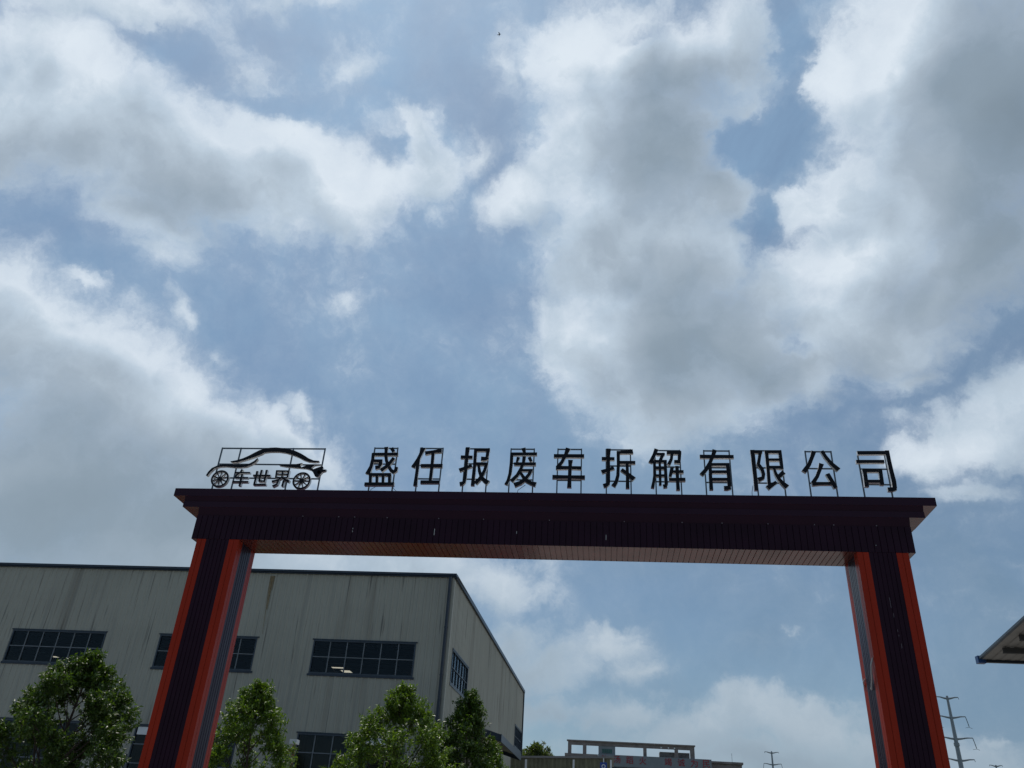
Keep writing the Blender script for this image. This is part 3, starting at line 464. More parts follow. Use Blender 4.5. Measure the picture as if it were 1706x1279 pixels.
# car emblem
t = thing('car_emblem_sign', 'black cut-out car silhouette with two spoked wheels and three small characters', 'emblem sign', (-7.23, LY, 7.806))
lg = SIGN['logo']
for nm, pn in (('roof', 'roof_curve'), ('rear', 'rear_curve'), ('front', 'front_curve')):
    m = MB(); m.prism([tuple(p) for p in lg[nm]], LY, LY + 0.065, 0, 1); m.build(pn, ['letter_face', 'letter_side'], t)
for wi, (cx, cz) in enumerate(SIGN['wheels']):
    m = MB(); n = 40; ro, ri = 0.197, 0.158
    for k in range(n):
        a0, a1 = 2 * math.pi * k / n, 2 * math.pi * (k + 1) / n
        def P(r, a, y): return (cx + r * math.cos(a), y, cz + r * math.sin(a))
        y0, y1 = LY, LY + 0.065
        m.quad(P(ri, a1, y0), P(ri, a0, y0), P(ro, a0, y0), P(ro, a1, y0), 0)
        m.quad(P(ri, a0, y1), P(ri, a1, y1), P(ro, a1, y1), P(ro, a0, y1), 1)
        m.quad(P(ro, a0, y0), P(ro, a0, y1), P(ro, a1, y1), P(ro, a1, y0), 1)
        m.quad(P(ri, a0, y1), P(ri, a0, y0), P(ri, a1, y0), P(ri, a1, y1), 1)
    whl = m.build('wheel', ['letter_face', 'letter_side'], t)
    sp = MB(); ph = 0.28 if wi == 0 else 0.0
    for k in range(5):
        a = math.pi * k / 5 + ph; dx, dz = math.cos(a) * 0.165, math.sin(a) * 0.165
        stroke(sp, [(cx - dx, cz - dz, 0.018), (cx, cz, 0.024), (cx + dx, cz + dz, 0.018)], k, LY + 0.004, 0.055)
    sp.build('spokes', ['letter_face', 'letter_side'], whl)
for nm, lab in (('che', 'small character beside the rear wheel'), ('shi', 'small middle character'), ('jie', 'small character beside the front wheel')):
    m = MB()
    for k, sk in enumerate(SIGN['lc'][nm]): stroke(m, sk, k, LY, 0.07)
    o = m.build('small_character', ['letter_face', 'letter_side'], t); o['label'] = lab
f = MB(); fy = LY + 0.105
for x in (-8.405, -7.972, -6.773, -6.06): f.box(x - 0.013, x + 0.013, fy - 0.013, fy + 0.013, 7.806, 8.965)
for a0, a1 in ((-8.389, -7.988), (-7.956, -6.789), (-6.757, -6.076)):
    for z in (8.949, 8.568, 8.244): f.box(a0, a1, fy - 0.014, fy + 0.014, z - 0.012, z + 0.012)
f.build('support_frame', 'steel', t)

# ---------------------------------------------------------------- factory
FX, FY, FH = -6.91, 36.0, 12.4
fac = thing('factory_building', 'large pale grey-green ribbed sheet metal factory hall behind the left pillar', 'factory', (FX, FY, 0))
def ribbed(mb, o, u, n, a0, a1, z0, z1, pitch=0.30):
    # trapezoid-ribbed sheet between distances a0..a1 along u, from z0 to z1; ribs keep one phase over the wall
    o, u, n = Vector(o), Vector(u), Vector(n)
    prof = [(0.0, 0.0), (0.19, 0.0), (0.215, 0.028), (0.275, 0.028)]
    pts = []; k = math.floor(a0 / pitch) - 1
    while k * pitch < a1 + pitch:
        pts += [(k * pitch + a, d) for a, d in prof]; k += 1
    cl = []
    for (a, d), (b, e) in zip(pts, pts[1:]):
        if b <= a0 or a >= a1: continue
        if a < a0: d = d + (e - d) * (a0 - a) / (b - a); a = a0
        if b > a1: e = d + (e - d) * (a1 - a) / (b - a); b = a1
        cl.append((a, d, b, e))
    for a, d, b, e in cl:
        p, q = o + u * a + n * d, o + u * b + n * e
        mb.quad((p.x, p.y, z0), (q.x, q.y, z0), (q.x, q.y, z1), (p.x, p.y, z1))
def wall_with_holes(o, u, n, length, H, holes, name='wall'):
    m = MB(); rows = sorted({0.0, H} | {z for h in holes for z in h[2:]})
    for z0, z1 in zip(rows, rows[1:]):
        hs = sorted([h for h in holes if h[2] <= z0 and h[3] >= z1]); a = 0.0
        for h in hs:
            if h[0] > a: ribbed(m, o, u, n, a, h[0], z0, z1)
            a = h[1]
        if a < length: ribbed(m, o, u, n, a, length, z0, z1)
    return m.build(name, 'wall', fac)
def window(o, u, n, a0, a1, z0, z1, cols, rows, fm='frame', notices=()):
    o, u, n = Vector(o), Vector(u), Vector(n)
    def P(a, z, d): p = o + u * a + n * d; return Vector((p.x, p.y, z))
    f = MB()
    def bar(a, z, b, y, w, d0=-0.10, d1=0.035):
        if a == b: c = [(a - w / 2, z), (a + w / 2, z), (a + w / 2, y), (a - w / 2, y)]
        else: c = [(a, z - w / 2), (b, z - w / 2), (b, z + w / 2), (a, z + w / 2)]
        F = [P(q, r, d1) for q, r in c]; B = [P(q, r, d0) for q, r in c]
        f.quad(*F); f.quad(*B[::-1])
        for k in range(4): f.quad(F[k], B[k], B[(k + 1) % 4], F[(k + 1) % 4])
    W = a1 - a0
    bar(a0 + .03, z0, a0 + .03, z1, .06); bar(a1 - .03, z0, a1 - .03, z1, .06)
    bar(a0 + .06, z0 + .03, a1 - .06, z0 + .03, .06); bar(a0 + .06, z1 - .03, a1 - .06, z1 - .03, .06)
    w = f.build('window', 'blueframe', fac)
    mm = MB(); f2 = f; f = mm
    rz = [z0 + (z1 - z0) * k / rows for k in range(1, rows)]
    for k in range(1, cols): bar(a0 + W * k / cols, z0 + .062, a0 + W * k / cols, z1 - .062, .042, -0.06, 0.012)
    for z in rz: bar(a0 + .062, z, a1 - .062, z, .038, -0.055, 0.006)
    mm.build('glazing_bar', fm, w)
    f = MB()
    p = MB(); p.quad(P(a0 + .06, z0 + .06, -0.03), P(a1 - .06, z0 + .06, -0.03), P(a1 - .06, z1 - .06, -0.03), P(a0 + .06, z1 - .06, -0.03)); p.build('pane', 'glass', w)
    # drip flashing above, sill flashing below, both overlapping the sheet
    for (zz0, zz1, dd) in ((z1 + .002, z1 + .05, .05), (z0 - .09, z0 - .002, .045)):
        s = MB(); F = [P(a0 - .06, zz0, dd), P(a1 + .06, zz0, dd), P(a1 + .06, zz1, dd), P(a0 - .06, zz1, dd)]; B = [P(a0 - .06, zz0, -.05), P(a1 + .06, zz0, -.05), P(a1 + .06, zz1, -.05), P(a0 - .06, zz1, -.05)]
        s.quad(*F); s.quad(*B[::-1])
        for k in range(4): s.quad(F[k], B[k], B[(k + 1) % 4], F[(k + 1) % 4])
        s.build('flashing', 'blue', w)
    for (na, nz, nw, nh) in notices:
        q = MB(); F = [P(na, nz, .02), P(na + nw, nz, .02), P(na + nw, nz + nh, .02), P(na, nz + nh, .02)]; B = [P(na, nz, .015), P(na + nw, nz, .015), P(na + nw, nz + nh, .015), P(na, nz + nh, .015)]
        q.quad(*F); q.quad(*B[::-1])
        for k in range(4): q.quad(F[k], B[k], B[(k + 1) % 4], F[(k + 1) % 4])
        q.build('white_panel', 'white', w)
    return w
FO, FU, FN = (FX - 45.0, FY, 0), (1, 0, 0), (0, -1, 0)
tops = [(-42.2, -37.5), (-34.9, -30.25), (-27.58, -22.93), (-20.29, -15.63), (-13.0, -8.33)]
fh = [];
for x0, x1 in tops: fh += [(x0 - FO[0], x1 - FO[0], 7.89, 9.33), (x0 - FO[0], x1 - FO[0], 2.5, 5.47)]
fw_ = wall_with_holes(FO, FU, FN, 45.0, FH, fh)
for x0, x1 in tops:
    window(FO, FU, FN, x0 - FO[0], x1 - FO[0], 7.89, 9.33, 6, 2)
    nt_ = [(-20.17 - FO[0], 5.10, 0.52, 0.36)] if x0 == -20.29 else [(-10.05 - FO[0], 5.14, 1.55, 0.26)] if x0 == -13.0 else []
    window(FO, FU, FN, x0 - FO[0], x1 - FO[0], 2.5, 5.47, 6, 4, notices=nt_)
a = 0.01707; SU = Vector((a, 1, 0)).normalized(); SN = Vector((1, -a, 0)).normalized(); SO = (FX + 0.01, FY, 0); SL = 30.0
sh = [(1.0, 5.28, 7.9, 9.35), (25.4, 29.6, 8.05, 9.42), (1.0, 5.28, 2.5, 5.47), (25.4, 29.6, 2.5, 5.47)]
wall_with_holes(SO, SU, SN, SL, FH, sh)
for h in sh: window(SO, SU, SN, *h, 6, 2 if h[2] > 6 else 4, fm='blueframe')
def SP(s, d, z): p = Vector(SO) + SU * s + SN * d; return (p.x, p.y, z)
bk = MB(); bk.box(FX - 45, FX + 0.4, FY + SL - 0.1, FY + SL, 0, FH); bk.box(FX - 45.1, FX - 45, FY, FY + SL, 0, FH); bk.build('wall', 'wall', fac)
# low-pitched roof with two translucent sheets, gutter trim all round, downpipe at the corner
def roof_z(y): return FH - 0.05 + 0.25 * (1 - abs(y - (FY + SL / 2)) / (SL / 2 - 0.05))
lights = []
for k in range(5):
    bx = -19.35 + (k - 3) * 7.29
    lights += [(bx - 0.45, bx + 0.45, 58.2, 59.7), (bx - 0.05, bx + 0.65, 60.3, 61.1)]
rf = MB(); xs = sorted({FX - 45, FX + 0.2} | {v for l in lights for v in l[:2]}); ys = [FY + 0.05, FY + SL / 2, 58.2, 59.7, 60.3, 61.1, FY + SL]
for xa, xb in zip(xs, xs[1:]):
    for ya, yb in zip(ys, ys[1:]):
        if any(l[0] <= xa and l[1] >= xb and l[2] <= ya and l[3] >= yb for l in lights): continue
        rf.quad((xa, ya, roof_z(ya)), (xb, ya, roof_z(ya)), (xb, yb, roof_z(yb)), (xa, yb, roof_z(yb)))
rf.build('roof', 'roof', fac)
MT['skylight'] = bpy.data.materials.new('translucent_roof_sheet'); MT['skylight'].use_nodes = True
_n = MT['skylight'].node_tree; _n.nodes.clear(); _o = _n.nodes.new('ShaderNodeOutputMaterial'); _t = _n.nodes.new('ShaderNodeBsdfTranslucent'); _t.inputs[0].default_value = (0.80, 0.68, 0.50, 1); _n.links.new(_t.outputs[0], _o.inputs[0])
for l in lights:
    sk = MB(); q = [(l[0], l[2]), (l[1], l[2]), (l[1], l[3]), (l[0], l[3])]
    sk.quad(*[(x, y, roof_z(y) + .002) for x, y in q]); sk.build('skylight', 'skylight', fac)
pu = MB()
for k in (1, 2, 3, 4, 5, 6, 7, 8, 9, 10, 11, 12, 13, 14, 17, 18, 19): pu.box(FX - 44.9, FX - 0.2, FY + k * 1.5 - .04, FY + k * 1.5 + .04, FH - 0.35, FH - 0.15)
for x in range(0, 45, 6): pu.box(FX - x - 0.5, FX - x - 0.25, FY + 0.3, FY + SL - 0.4, FH - 0.95, FH - 0.36)
pu.build('roof_frame', 'dark', fac)
gt = MB(); gt.box(FX - 45.1, FX + 0.13, FY - 0.16, FY + 0.05, FH - 0.04, FH + 0.06)
gt.box(FX - 45.1, FX + 0.10, FY - 0.09, FY - 0.0, FH - 0.10, FH - 0.042)
c = [SP(0.05, -0.05, FH - .12), SP(SL, -0.05, FH - .12), SP(SL, 0.12, FH - .12), SP(0.05, 0.12, FH - .12)]; c2 = [(x, y, FH + .075) for x, y, z in c]
gt.quad(*c[::-1]); gt.quad(*c2)
for k in range(4): gt.quad(c[k], c[(k + 1) % 4], c2[(k + 1) % 4], c2[k])
gt.build('gutter', 'blue', fac)
dp = MB(); dp.tube([(FX - 0.14, FY - 0.15, FH - 0.1), (FX - 0.14, FY - 0.15, 0.0)], 0.07, 10)
for z in (2, 4, 6, 8, 10): dp.tube([(FX - 0.14, FY - 0.15, z), (FX - 0.14, FY - 0.15, z + 0.06)], 0.085, 10)
dp.build('downpipe', 'blue', fac)
ct = MB(); ct.box(FX - 0.06, FX + 0.06, FY - 0.055, FY + 0.10, 0, FH - 0.23); ct.build('corner_trim', 'wall', fac)
e1 = MB(); p0, p1 = SP(SL - 0.18, 0.045, 0), SP(SL + .03, 0.045, 0); e1.box(min(p0[0], p1[0]) - .02, max(p0[0], p1[0]) + 0.05, p0[1], p1[1], 0, FH - .13); e1.build('corner_trim', 'blue', fac)
rs = MB()
for x, w, z0, z1, dx in ((-15.53, 0.10, 10.6, 12.17, 0.05), (-15.44, 0.05, 11.5, 12.17, 0.0), (-15.62, 0.04, 9.5, 12.17, 0.16)):
    rs.quad((x - w * .12 + dx, FY - 0.0335, z0), (x + w * .12 + dx, FY - 0.0335, z0), (x + w / 2, FY - 0.0335, z1), (x - w / 2, FY - 0.0335, z1))
    rs.quad((x - w * .12 + dx, FY - 0.0300, z0), (x + w * .12 + dx, FY - 0.0300, z0), (x + w / 2, FY - 0.0300, z1), (x - w / 2, FY - 0.0300, z1))
rs.build('rust_run', 'ochre', fac)
# side canopy
A = [SP(4.0, 0.03, 6.75), SP(12.2, 0.03, 6.75), SP(12.2, 2.0, 6.22), SP(4.0, 2.0, 6.22)]
A2 = [SP(4.0, 0.03, 6.65), SP(12.2, 0.03, 6.65), SP(12.2, 2.0, 6.12), SP(4.0, 2.0, 6.12)]
cp = MB(); cp.quad(*A); cp.quad(*A2[::-1]); cpo = cp.build('canopy', 'awning', fac)
fs = MB()
def slab(s0, s1, d0, d1, z0, z1):
    q = [SP(s0, d0, z0), SP(s1, d0, z0), SP(s1, d1, z0), SP(s0, d1, z0)]; r = [(x, y, z1) for x, y, z in q]
    fs.quad(*q[::-1]); fs.quad(*r)
    for k in range(4): fs.quad(q[k], q[(k + 1) % 4], r[(k + 1) % 4], r[k])
slab(3.93, 12.27, 2.003, 2.05, 5.93, 6.25)
fs.quad(SP(3.95, 0.05, 6.45), SP(3.95, 2.0, 5.93), SP(3.95, 2.0, 6.24), SP(3.95, 0.05, 6.78))
fs.quad(SP(12.25, 0.05, 6.45), SP(12.25, 2.0, 5.93), SP(12.25, 2.0, 6.24), SP(12.25, 0.05, 6.78))
fs.build('fascia', 'blue', cpo)

# ---------------------------------------------------------------- trees
def leaf(mb, p, d, n, L_, W_):
    # folded pointed leaf: four triangles
    d = d.normalized(); s = d.cross(n).normalized(); u = s.cross(d)
    tip = p + d * L_ - u * L_ * 0.12; mid = p + d * L_ * 0.45 - u * W_ * 0.10
    a = p + d * L_ * 0.42 + s * W_ / 2; b = p + d * L_ * 0.42 - s * W_ / 2
    i = len(mb.v); mb.v += [tuple(p), tuple(a), tuple(tip), tuple(b), tuple(mid)]
    mb.f += [(i, i + 4, i + 1), (i + 1, i + 4, i + 2), (i + 2, i + 4, i + 3), (i + 3, i + 4, i)]; mb.mi += [0] * 4
def rv(rng): return Vector((rng.gauss(0, 1), rng.gauss(0, 1), rng.gauss(0, 1))).normalized()
def tree(name, label, x, y, top, base, rad, seed, lm='leaf', ntw=420, nl=20, ll=0.115, shape=0.42, trunk=0.07, lean=(0, 0), group=None, kinds=None):
    rng = random.Random(seed); t = thing(name, label, 'tree', (x, y, 0), group)
    H = top - base; tb = MB(); tips = []
    def prof(h):                                   # crown radius against height fraction
        h = max(0.0, min(1.0, h)); return rad * (math.sin(math.pi * min(1, (h * (1 - shape) / (1 - shape) if False else h) ** 0.62)) ** 0.75 if h < 1 else 0) * (1.0 if h < 0.75 else 1.0)
    def axis(z):
        k = z / top; return Vector((x + lean[0] * k * k + 0.06 * math.sin(k * 7 + seed), y + lean[1] * k * k + 0.06 * math.cos(k * 6 + seed), z))
    zs = [top * k / 9 for k in range(10)]
    tb.tube([axis(z) for z in zs], [trunk * (1 - 0.93 * (z / top)) + 0.006 for z in zs], 9)
    nb = int(20 + rad * 10); blobs = []
    for k in range(nb):                            # boughs, each carrying a lump of foliage of its own size
        h = (k + 0.5) / nb; h = h ** 0.9; z = base + H * h * 0.96; a = k * 2.399 + rng.uniform(-0.5, 0.5)
        r = prof(h) * rng.uniform(0.52, 0.92); z0 = max(0.6, z - r * 0.8 - 0.25)
        p0 = axis(z0); p3 = axis(z) + Vector((math.cos(a) * r, math.sin(a) * r, 0))
        m1 = p0.lerp(p3, 0.4) + Vector((0, 0, -0.06)) ; m2 = p0.lerp(p3, 0.75) + Vector((0, 0, 0.05)) + rv(rng) * 0.06
        r0 = trunk * (1 - z0 / top) * 0.5 + 0.008
        tb.tube([p0, m1, m2, p3], [r0, r0 * 0.75, r0 * 0.5, 0.006], 5, cap=False)
        blobs.append((p3, rng.uniform(0.26, 0.50) * (0.65 + 0.25 * rad) * (0.72 if h > 0.85 else 1), m2))
    blobs.append((axis(top * 0.985), 0.24, axis(top * 0.9)))
    cr = MB()
    for k in range(ntw):
        bp, br, bm = rng.choice(blobs); o = rv(rng); o.z *= 0.85
        c = bp + o * br * (rng.random() ** 0.45) * (1.0 if rng.random() > 0.07 else 1.35)
        if c.z < base - 0.3: continue
        d0 = (c - bm).normalized() * 0.7 + Vector((0, 0, 0.35)) + rv(rng) * 0.35; d0.normalize()
        L_ = rng.uniform(0.14, 0.30); e1 = c + d0 * L_
        if k % 3 == 0: tb.tube([bp.lerp(c, 0.25), c, e1], [0.007, 0.005, 0.002], 3, cap=False)
        for j in range(nl):
            f = rng.random(); p = c.lerp(e1, f) + rv(rng) * 0.035
            q = d0 * 0.45 + rv(rng) * 0.8 + Vector((0, 0, -0.28)); nn = (Vector((0, 0, 1)) + rv(rng) * 0.75).normalized()
            s = ll * rng.uniform(0.6, 1.25); leaf(cr, p, q, nn, s, s * 0.42)
    cr.build('crown', lm, t); tb.build('trunk', 'bark', t)
    return t
TG = 'young broadleaf trees in front of the factory'
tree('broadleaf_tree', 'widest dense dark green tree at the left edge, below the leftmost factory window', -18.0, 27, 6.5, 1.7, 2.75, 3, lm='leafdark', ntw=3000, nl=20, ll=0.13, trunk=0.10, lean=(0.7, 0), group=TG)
tree('broadleaf_tree', 'slim bright green tree just right of the left gateway pillar', -11.25, 27, 5.80, 1.7, 1.55, 11, ntw=1500, nl=18, trunk=0.06, group=TG)
tree('broadleaf_tree', 'bright green tree in front of the factory corner, left of the downpipe', -6.55, 27, 5.82, 1.6, 2.05, 23, ntw=1900, nl=18, trunk=0.07, lean=(0.2, 0), group=TG)
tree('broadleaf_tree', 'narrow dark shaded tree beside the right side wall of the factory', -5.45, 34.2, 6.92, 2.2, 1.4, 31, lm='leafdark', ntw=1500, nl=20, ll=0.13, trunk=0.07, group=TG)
tree('broadleaf_tree', 'low rounded tree right of the narrow shaded one, below the blue canopy', -4.75, 36.2, 5.35, 1.8, 1.05, 47, ntw=900, nl=20, ll=0.12, trunk=0.06, group=TG)
tree('broadleaf_tree', 'distant rounded olive tree behind the factory and above the open shed', -6.0, 76, 9.6, 2.5, 5.2, 59, lm='leaffar', ntw=1300, nl=16, ll=0.30, trunk=0.16)

# ---------------------------------------------------------------- small things by the factory front
t = thing('capped_post', 'slim brown post with a flat white cap beside the second tree', 'post', (-10.88, 30, 0))  # plain post with a flat cap and a side bracket
m = MB(); m.box(-10.93, -10.85, 29.96, 30.04, 0, 4.42); m.build('post', 'rust', t)
m = MB(); m.box(-11.04, -10.78, 29.85, 30.15, 4.45, 4.60); m.build('cap', 'white', t)
m = MB(); m.box(-11.12, -10.94, 29.95, 30.05, 4.20, 4.28); m.box(-11.16, -11.06, 29.9, 30.1, 4.08, 4.18); m.build('bracket', 'rust', t)
t = thing('pipe_post', 'thin pale grey pipe standing below the widest tree', 'pipe', (-15.6, 27.6, 0))
m = MB(); m.tube([(-15.6, 27.6, 0), (-15.6, 27.6, 3.62)], 0.035, 8); m.build('pipe', 'frame', t)
m = MB(); m.tube([(-15.6, 27.6, 3.62), (-15.6, 27.6, 3.68)], 0.05, 8); m.build('pipe_cap', 'frame', t)

# ---------------------------------------------------------------- open shed between factory and far building
t = thing('open_shed', 'low open shed with a worn olive sheet fascia between the factory and the red-lettered building', 'shed', (-2.5, 62, 0))
m = MB()
k = 0; x = -7.2
while x < 0.36:
    z1 = 7.16 + (x + 5.5) * 0.040
    m.quad((x, 60, 5.6), (x + 0.17, 59.97, 5.6), (x + 0.17, 59.97, z1), (x, 60, z1)); m.quad((x + 0.17, 59.97, 5.6), (x + 0.28, 60, 5.6), (x + 0.28, 60, z1), (x + 0.17, 59.97, z1)); x += 0.28
m.build('fascia', 'awning', t)
m = MB(); m.prism([(-7.3, 7.10), (0.5, 7.42), (0.5, 7.54), (-7.3, 7.22)], 59.88, 66.0); m.build('roof', 'concrete', t)
for px in (-5.4, -2.2, 0.28):
    m = MB(); m.box(px - 0.06, px + 0.06, 59.6, 59.75, 0, 7.05 + (px + 5.5) * 0.04); m.build('post', 'white', t)
    m = MB(); m.box(px - 0.06, px + 0.06, 65.6, 65.75, 0, 7.05 + (px + 5.5) * 0.04); m.build('post', 'white', t)
t = thing('blue_sign', 'small blue sign with a white emblem standing before the open shed', 'sign', (-0.2, 57, 0))
m = MB(); m.tube([(-0.2, 57, 0), (-0.2, 57, 7.1)], 0.03, 8); m.build('pole', 'white', t)
m = MB(); m.box(-0.42, 0.02, 56.93, 56.96, 6.2, 6.86); sb = m.build('sign_board', 'bluesign', t)
m = MB()
for k in range(12):
    a0, a1 = 2 * math.pi * k / 12, 2 * math.pi * (k + 1) / 12
    m.quad((-0.2 + .08 * math.cos(a0), 56.925, 6.62 + .08 * math.sin(a0)), (-0.2 + .13 * math.cos(a0), 56.925, 6.62 + .13 * math.sin(a0)), (-0.2 + .13 * math.cos(a1), 56.925, 6.62 + .13 * math.sin(a1)), (-0.2 + .08 * math.cos(a1), 56.925, 6.62 + .08 * math.sin(a1)))
m.build('emblem', 'white', sb)

# ---------------------------------------------------------------- far building with the red slogan
FB = 150.0
t = thing('office_building', 'distant grey concrete building with an open rooftop frame and a red-lettered parapet', 'building', (5, 158, 0))
m = MB()
m.box(-6.6, 17.2, FB + 0.6, FB + 16, 0, 15.2); m.box(-6.9, -1.6, FB + 0.2, FB + 16.2, 15.2, 16.2); m.box(17.2, 22.3, FB + 1.0, FB + 14, 0, 16.2)
m.build('wall', 'farwall', t)
m = MB(); m.box(-7.05, -1.5, FB - 0.1, FB + 16.4, 16.2, 16.62); m.box(17.28, 22.5, FB + 0.7, FB + 14.3, 16.22, 16.55); m.build('cornice', 'farwall', t)
fr = MB(); z0, z1 = 16.625, 18.0
fr.box(-6.55, 14.6, FB + 0.2, FB + 0.7, z1, 18.55)
fr.box(-6.75, 14.75, FB + 0.0, FB + 0.9, 18.553, 18.75)

for x0, x1 in ((-6.55, -5.95), (-4.02, -3.41), (6.12, 6.68), (11.32, 11.9), (13.88, 14.6)):
    fr.box(x0, x1, FB + 0.2, FB + 0.7, 16.0, z1 - .003)
fr.build('rooftop_frame', 'farwall', t)
m = MB(); m.box(-1.38, 1.44, FB + 0.25, FB + 4, 16.0, 17.99); gp = m.build('stair_head', 'band', t)
m = MB()
for k in range(5): m.box(-0.75 + k * 0.34, -0.75 + k * 0.34 + 0.29, FB + 0.20, FB + 0.249, 16.9, 17.55)
m.build('window', 'green', gp)
m = MB(); m.box(8.93, 13.87, FB + 1.5, FB + 4, 16.0, 17.66); bw = m.build('roof_wall', 'brickgrey', t)
m = MB(); m.box(-1.45, 17.24, FB - 0.25, FB + 0.15, 14.9, 16.66); pb = m.build('parapet', 'band', t)
m = MB()
for k in range(12): m.box(0.9 + k * 1.36, 0.9 + k * 1.36 + 1.26, FB - 0.05, FB + 0.1, 12.6, 14.85)
m.build('window', 'glass', t)
m = MB()
for k in range(13): m.box(0.83 + k * 1.36, 0.90 + k * 1.36, FB - 0.1, FB + 0.12, 12.6, 14.88)
m.box(0.8, 17.3, FB - 0.12, FB + 0.12, 14.78, 14.895); m.build('window_frame', 'frame', t)
def glyph(ch, cx, cz, w, h, parent):
    c = bpy.data.curves.new('slogan', 'FONT'); c.body = ch; c.size = 1.0; c.extrude = 0.0; c.resolution_u = 3
    o = bpy.data.objects.new('slogan', c); scene.collection.objects.link(o)
    dg = bpy.context.evaluated_depsgraph_get(); me = bpy.data.meshes.new_from_object(o.evaluated_get(dg))
    xs = [v.co.x for v in me.vertices]; ys = [v.co.y for v in me.vertices]; x0, x1, y0, y1 = min(xs), max(xs), min(ys), max(ys)
    polys = [tuple(p.vertices) for p in me.polygons]
    m = MB(); n = len(me.vertices)
    for yy in (0.0, 0.03): m.v += [(cx + ((v.co.x - x0) / (x1 - x0) - 0.5) * w, FB - 0.30 + yy * 1.0 + 0.0, cz + ((v.co.y - y0) / (y1 - y0) - 0.5) * h) for v in me.vertices]
    for p in polys: m.f.append(p); m.mi.append(0); m.f.append(tuple(n + i for i in reversed(p))); m.mi.append(0)
    from collections import Counter
    ec = Counter(tuple(sorted((p[i], p[(i + 1) % len(p)]))) for p in polys for i in range(len(p)))
    for (a, b), k in ec.items():
        if k == 1: m.f.append((a, b, n + b, n + a)); m.mi.append(0)
    bpy.data.objects.remove(o); bpy.data.curves.remove(c)
    return m.build('slogan_character', 'redletter', parent)
for ch, cx in (('赴', -0.4), ('汤', 1.72), ('蹈', 3.82), ('火', 5.98), ('竭', 10.15), ('诚', 12.3), ('为', 14.4), ('民', 16.35)):
    glyph(ch, cx, 15.98, 1.12, 1.14, pb)
m = MB(); m.tube([(20.9, FB + 2, 16.5), (20.9, FB + 2, 18.0)], 0.03, 6); m.build('antenna', 'frame', t)
for x in (9.0, 10.2, 11.2):
    m = MB(); m.box(x, x + 0.22, FB + 0.12, FB + 0.195, 18.06, 18.26); m.build('lamp', 'white', t)

# ---------------------------------------------------------------- canopy roof at the right edge
t = thing('canopy_shed', 'grey sheet canopy roof with blue gutter jutting in at the right edge', 'canopy', (15, 20, 0))
def rz(y): return 7.07 + 0.118 * (25 - y)
m = MB(); m.quad((10.56, 25, rz(25)), (24, 25, rz(25)), (24, 12, rz(12)), (10.56, 12, rz(12)))
x = 10.56
while x < 23.9:
    m.quad((x + .02, 24.98, rz(24.98) - .012), (x + .14, 24.98, rz(24.98) - .012), (x + .14, 12, rz(12) - .012), (x + .02, 12, rz(12) - .012)); x += 0.25
m.quad((10.56, 25, rz(25) + .04), (24, 25, rz(25) + .04), (24, 12, rz(12) + .04), (10.56, 12, rz(12) + .04))
m.build('roof_sheet', 'greysheet', t)
for k in range(12):
    y = 23.95 - k * 0.98; p = MB(); p.box(10.80 if k else 10.75, 23.8, y - 0.035, y + 0.035, rz(y) - 0.17, rz(y) - 0.03)
    p.box(10.80 if k else 10.75, 23.8, y + 0.036, y + 0.075, rz(y) - 0.17, rz(y) - 0.155); p.build('purlin', 'dark', t)
m = MB(); m.bar((10.55, 25.05, rz(25) + .015), (10.55, 12, rz(12) + .015), 0.06, 0.10); m.build('edge_trim', 'steel', t)
m = MB(); m.box(10.685, 24, 25.0, 25.10, rz(25) - 0.08, rz(25) + 0.05); gg = m.build('gutter', 'blue', t)
m = MB(); m.box(10.47, 10.68, 24.96, 25.14, rz(25) - 0.11, rz(25) + 0.09); m.build('gutter_end', 'bluebright', gg)
for px, py in ((14.2, 24.2), (14.2, 13), (20, 24.2), (20, 13)):
    p = MB(); p.tube([(px, py, 0), (px, py, rz(py) - 0.18)], 0.09, 10); p.build('post', 'blue', t)

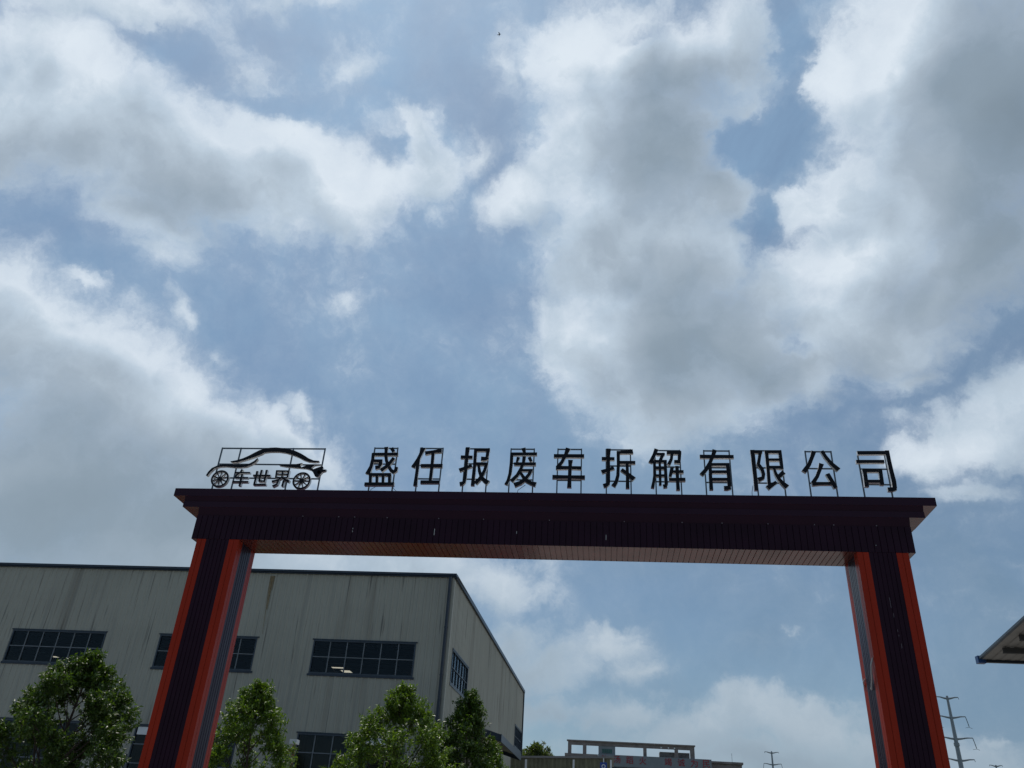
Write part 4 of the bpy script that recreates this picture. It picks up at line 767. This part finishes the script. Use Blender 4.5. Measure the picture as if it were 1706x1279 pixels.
# ---------------------------------------------------------------- power pylons
def pylon(label, x, y, top, tiers):
    t = thing('power_pylon', label, 'pylon', (x, y, 0), 'steel monopole power pylons'); zt = top
    m = MB(); m.tube([(x, y, 0), (x, y, zt * 0.74), (x, y, zt)], [0.95, 0.52, 0.30], 10); p = m.build('pole', 'pylon', t)
    m = MB(); m.tube([(x, y, zt - 12.9), (x, y, zt - 12.1)], 0.72, 10); m.build('joint_collar', 'pylon', p)
    for z, hw, ins in tiers:
        m = MB()
        for s in (-1, 1):
            pts = [(x, y, z - 0.35), (x + s * hw * 0.3, y, z - 0.22), (x + s * hw * 0.65, y, z + 0.05), (x + s * hw, y, z + 0.12)]
            m.tube(pts, [0.33, 0.26, 0.19, 0.13], 6)
        m.build('cross_arm', 'pylon', t)
        for s in (-1, 1):
            if ins:
                m = MB(); xt = x + s * (hw + 0.0)
                m.tube([(xt, y, z + 0.1), (xt + s * 0.25, y, z - 1.2), (xt + s * 0.45, y, z - 2.5)], 0.10, 6); m.tube([(xt - 0.9, y - 1, z - 2.9), (xt + s * 0.45, y, z - 2.62), (xt + 1.6, y + 1, z - 2.75)], 0.05, 5)
                m.build('insulator', 'insul', t)
            else:
                m = MB(); xt = x + s * hw; m.tube([(xt, y, z), (xt + s * 0.1, y, z - 0.45)], 0.07, 6); m.build('insulator', 'insul', t)
pylon('tall steel power pole with four arms right of the right gateway pillar', 94.4, 250, 46.0, [(45.6, 2.9, 0), (40.6, 3.75, 1), (35.2, 4.5, 1), (29.8, 3.8, 0), (24.5, 4.2, 1)])
pylon('small distant power pole between the red-lettered building and the right pillar', 72.3, 400, 46.4, [(46.0, 3.0, 0), (41.3, 3.7, 1), (36.0, 4.4, 1), (31.0, 3.8, 0)])
pylon('farthest power pole, only its tip showing above the lower right edge', 165.3, 400, 45.2, [(45.0, 2.6, 0), (40.4, 3.6, 1), (35.2, 4.4, 1)])

# ---------------------------------------------------------------- bird
BX, BY_, BZ = -6.52, 32.29, 45.64
t = thing('bird', 'tiny dark bird high in the clear sky left of the tall central cloud', 'bird', (BX, BY_, BZ))
m = MB(); m.tube([(BX - .09, BY_, BZ - .03), (BX - .05, BY_, BZ - .01), (BX, BY_, BZ), (BX + .05, BY_, BZ + .015), (BX + .085, BY_, BZ + .03), (BX + .105, BY_, BZ + .025)], [.008, .018, .024, .020, .012, .002], 8)
for sg in (-1, 1):
    m.quad((BX + .03, BY_ + sg * .015, BZ + .01), (BX - .03, BY_ + sg * .015, BZ + .005), (BX - .04, BY_ + sg * .09, BZ + .05), (BX + .02, BY_ + sg * .09, BZ + .055))
    m.tri((BX + .02, BY_ + sg * .09, BZ + .055), (BX - .04, BY_ + sg * .09, BZ + .05), (BX - .08, BY_ + sg * .17, BZ + .03))
m.quad((BX - .085, BY_ - .012, BZ - .028), (BX - .085, BY_ + .012, BZ - .028), (BX - .14, BY_ + .025, BZ - .04), (BX - .14, BY_ - .025, BZ - .04))
m.build('body', 'letter_face', t)
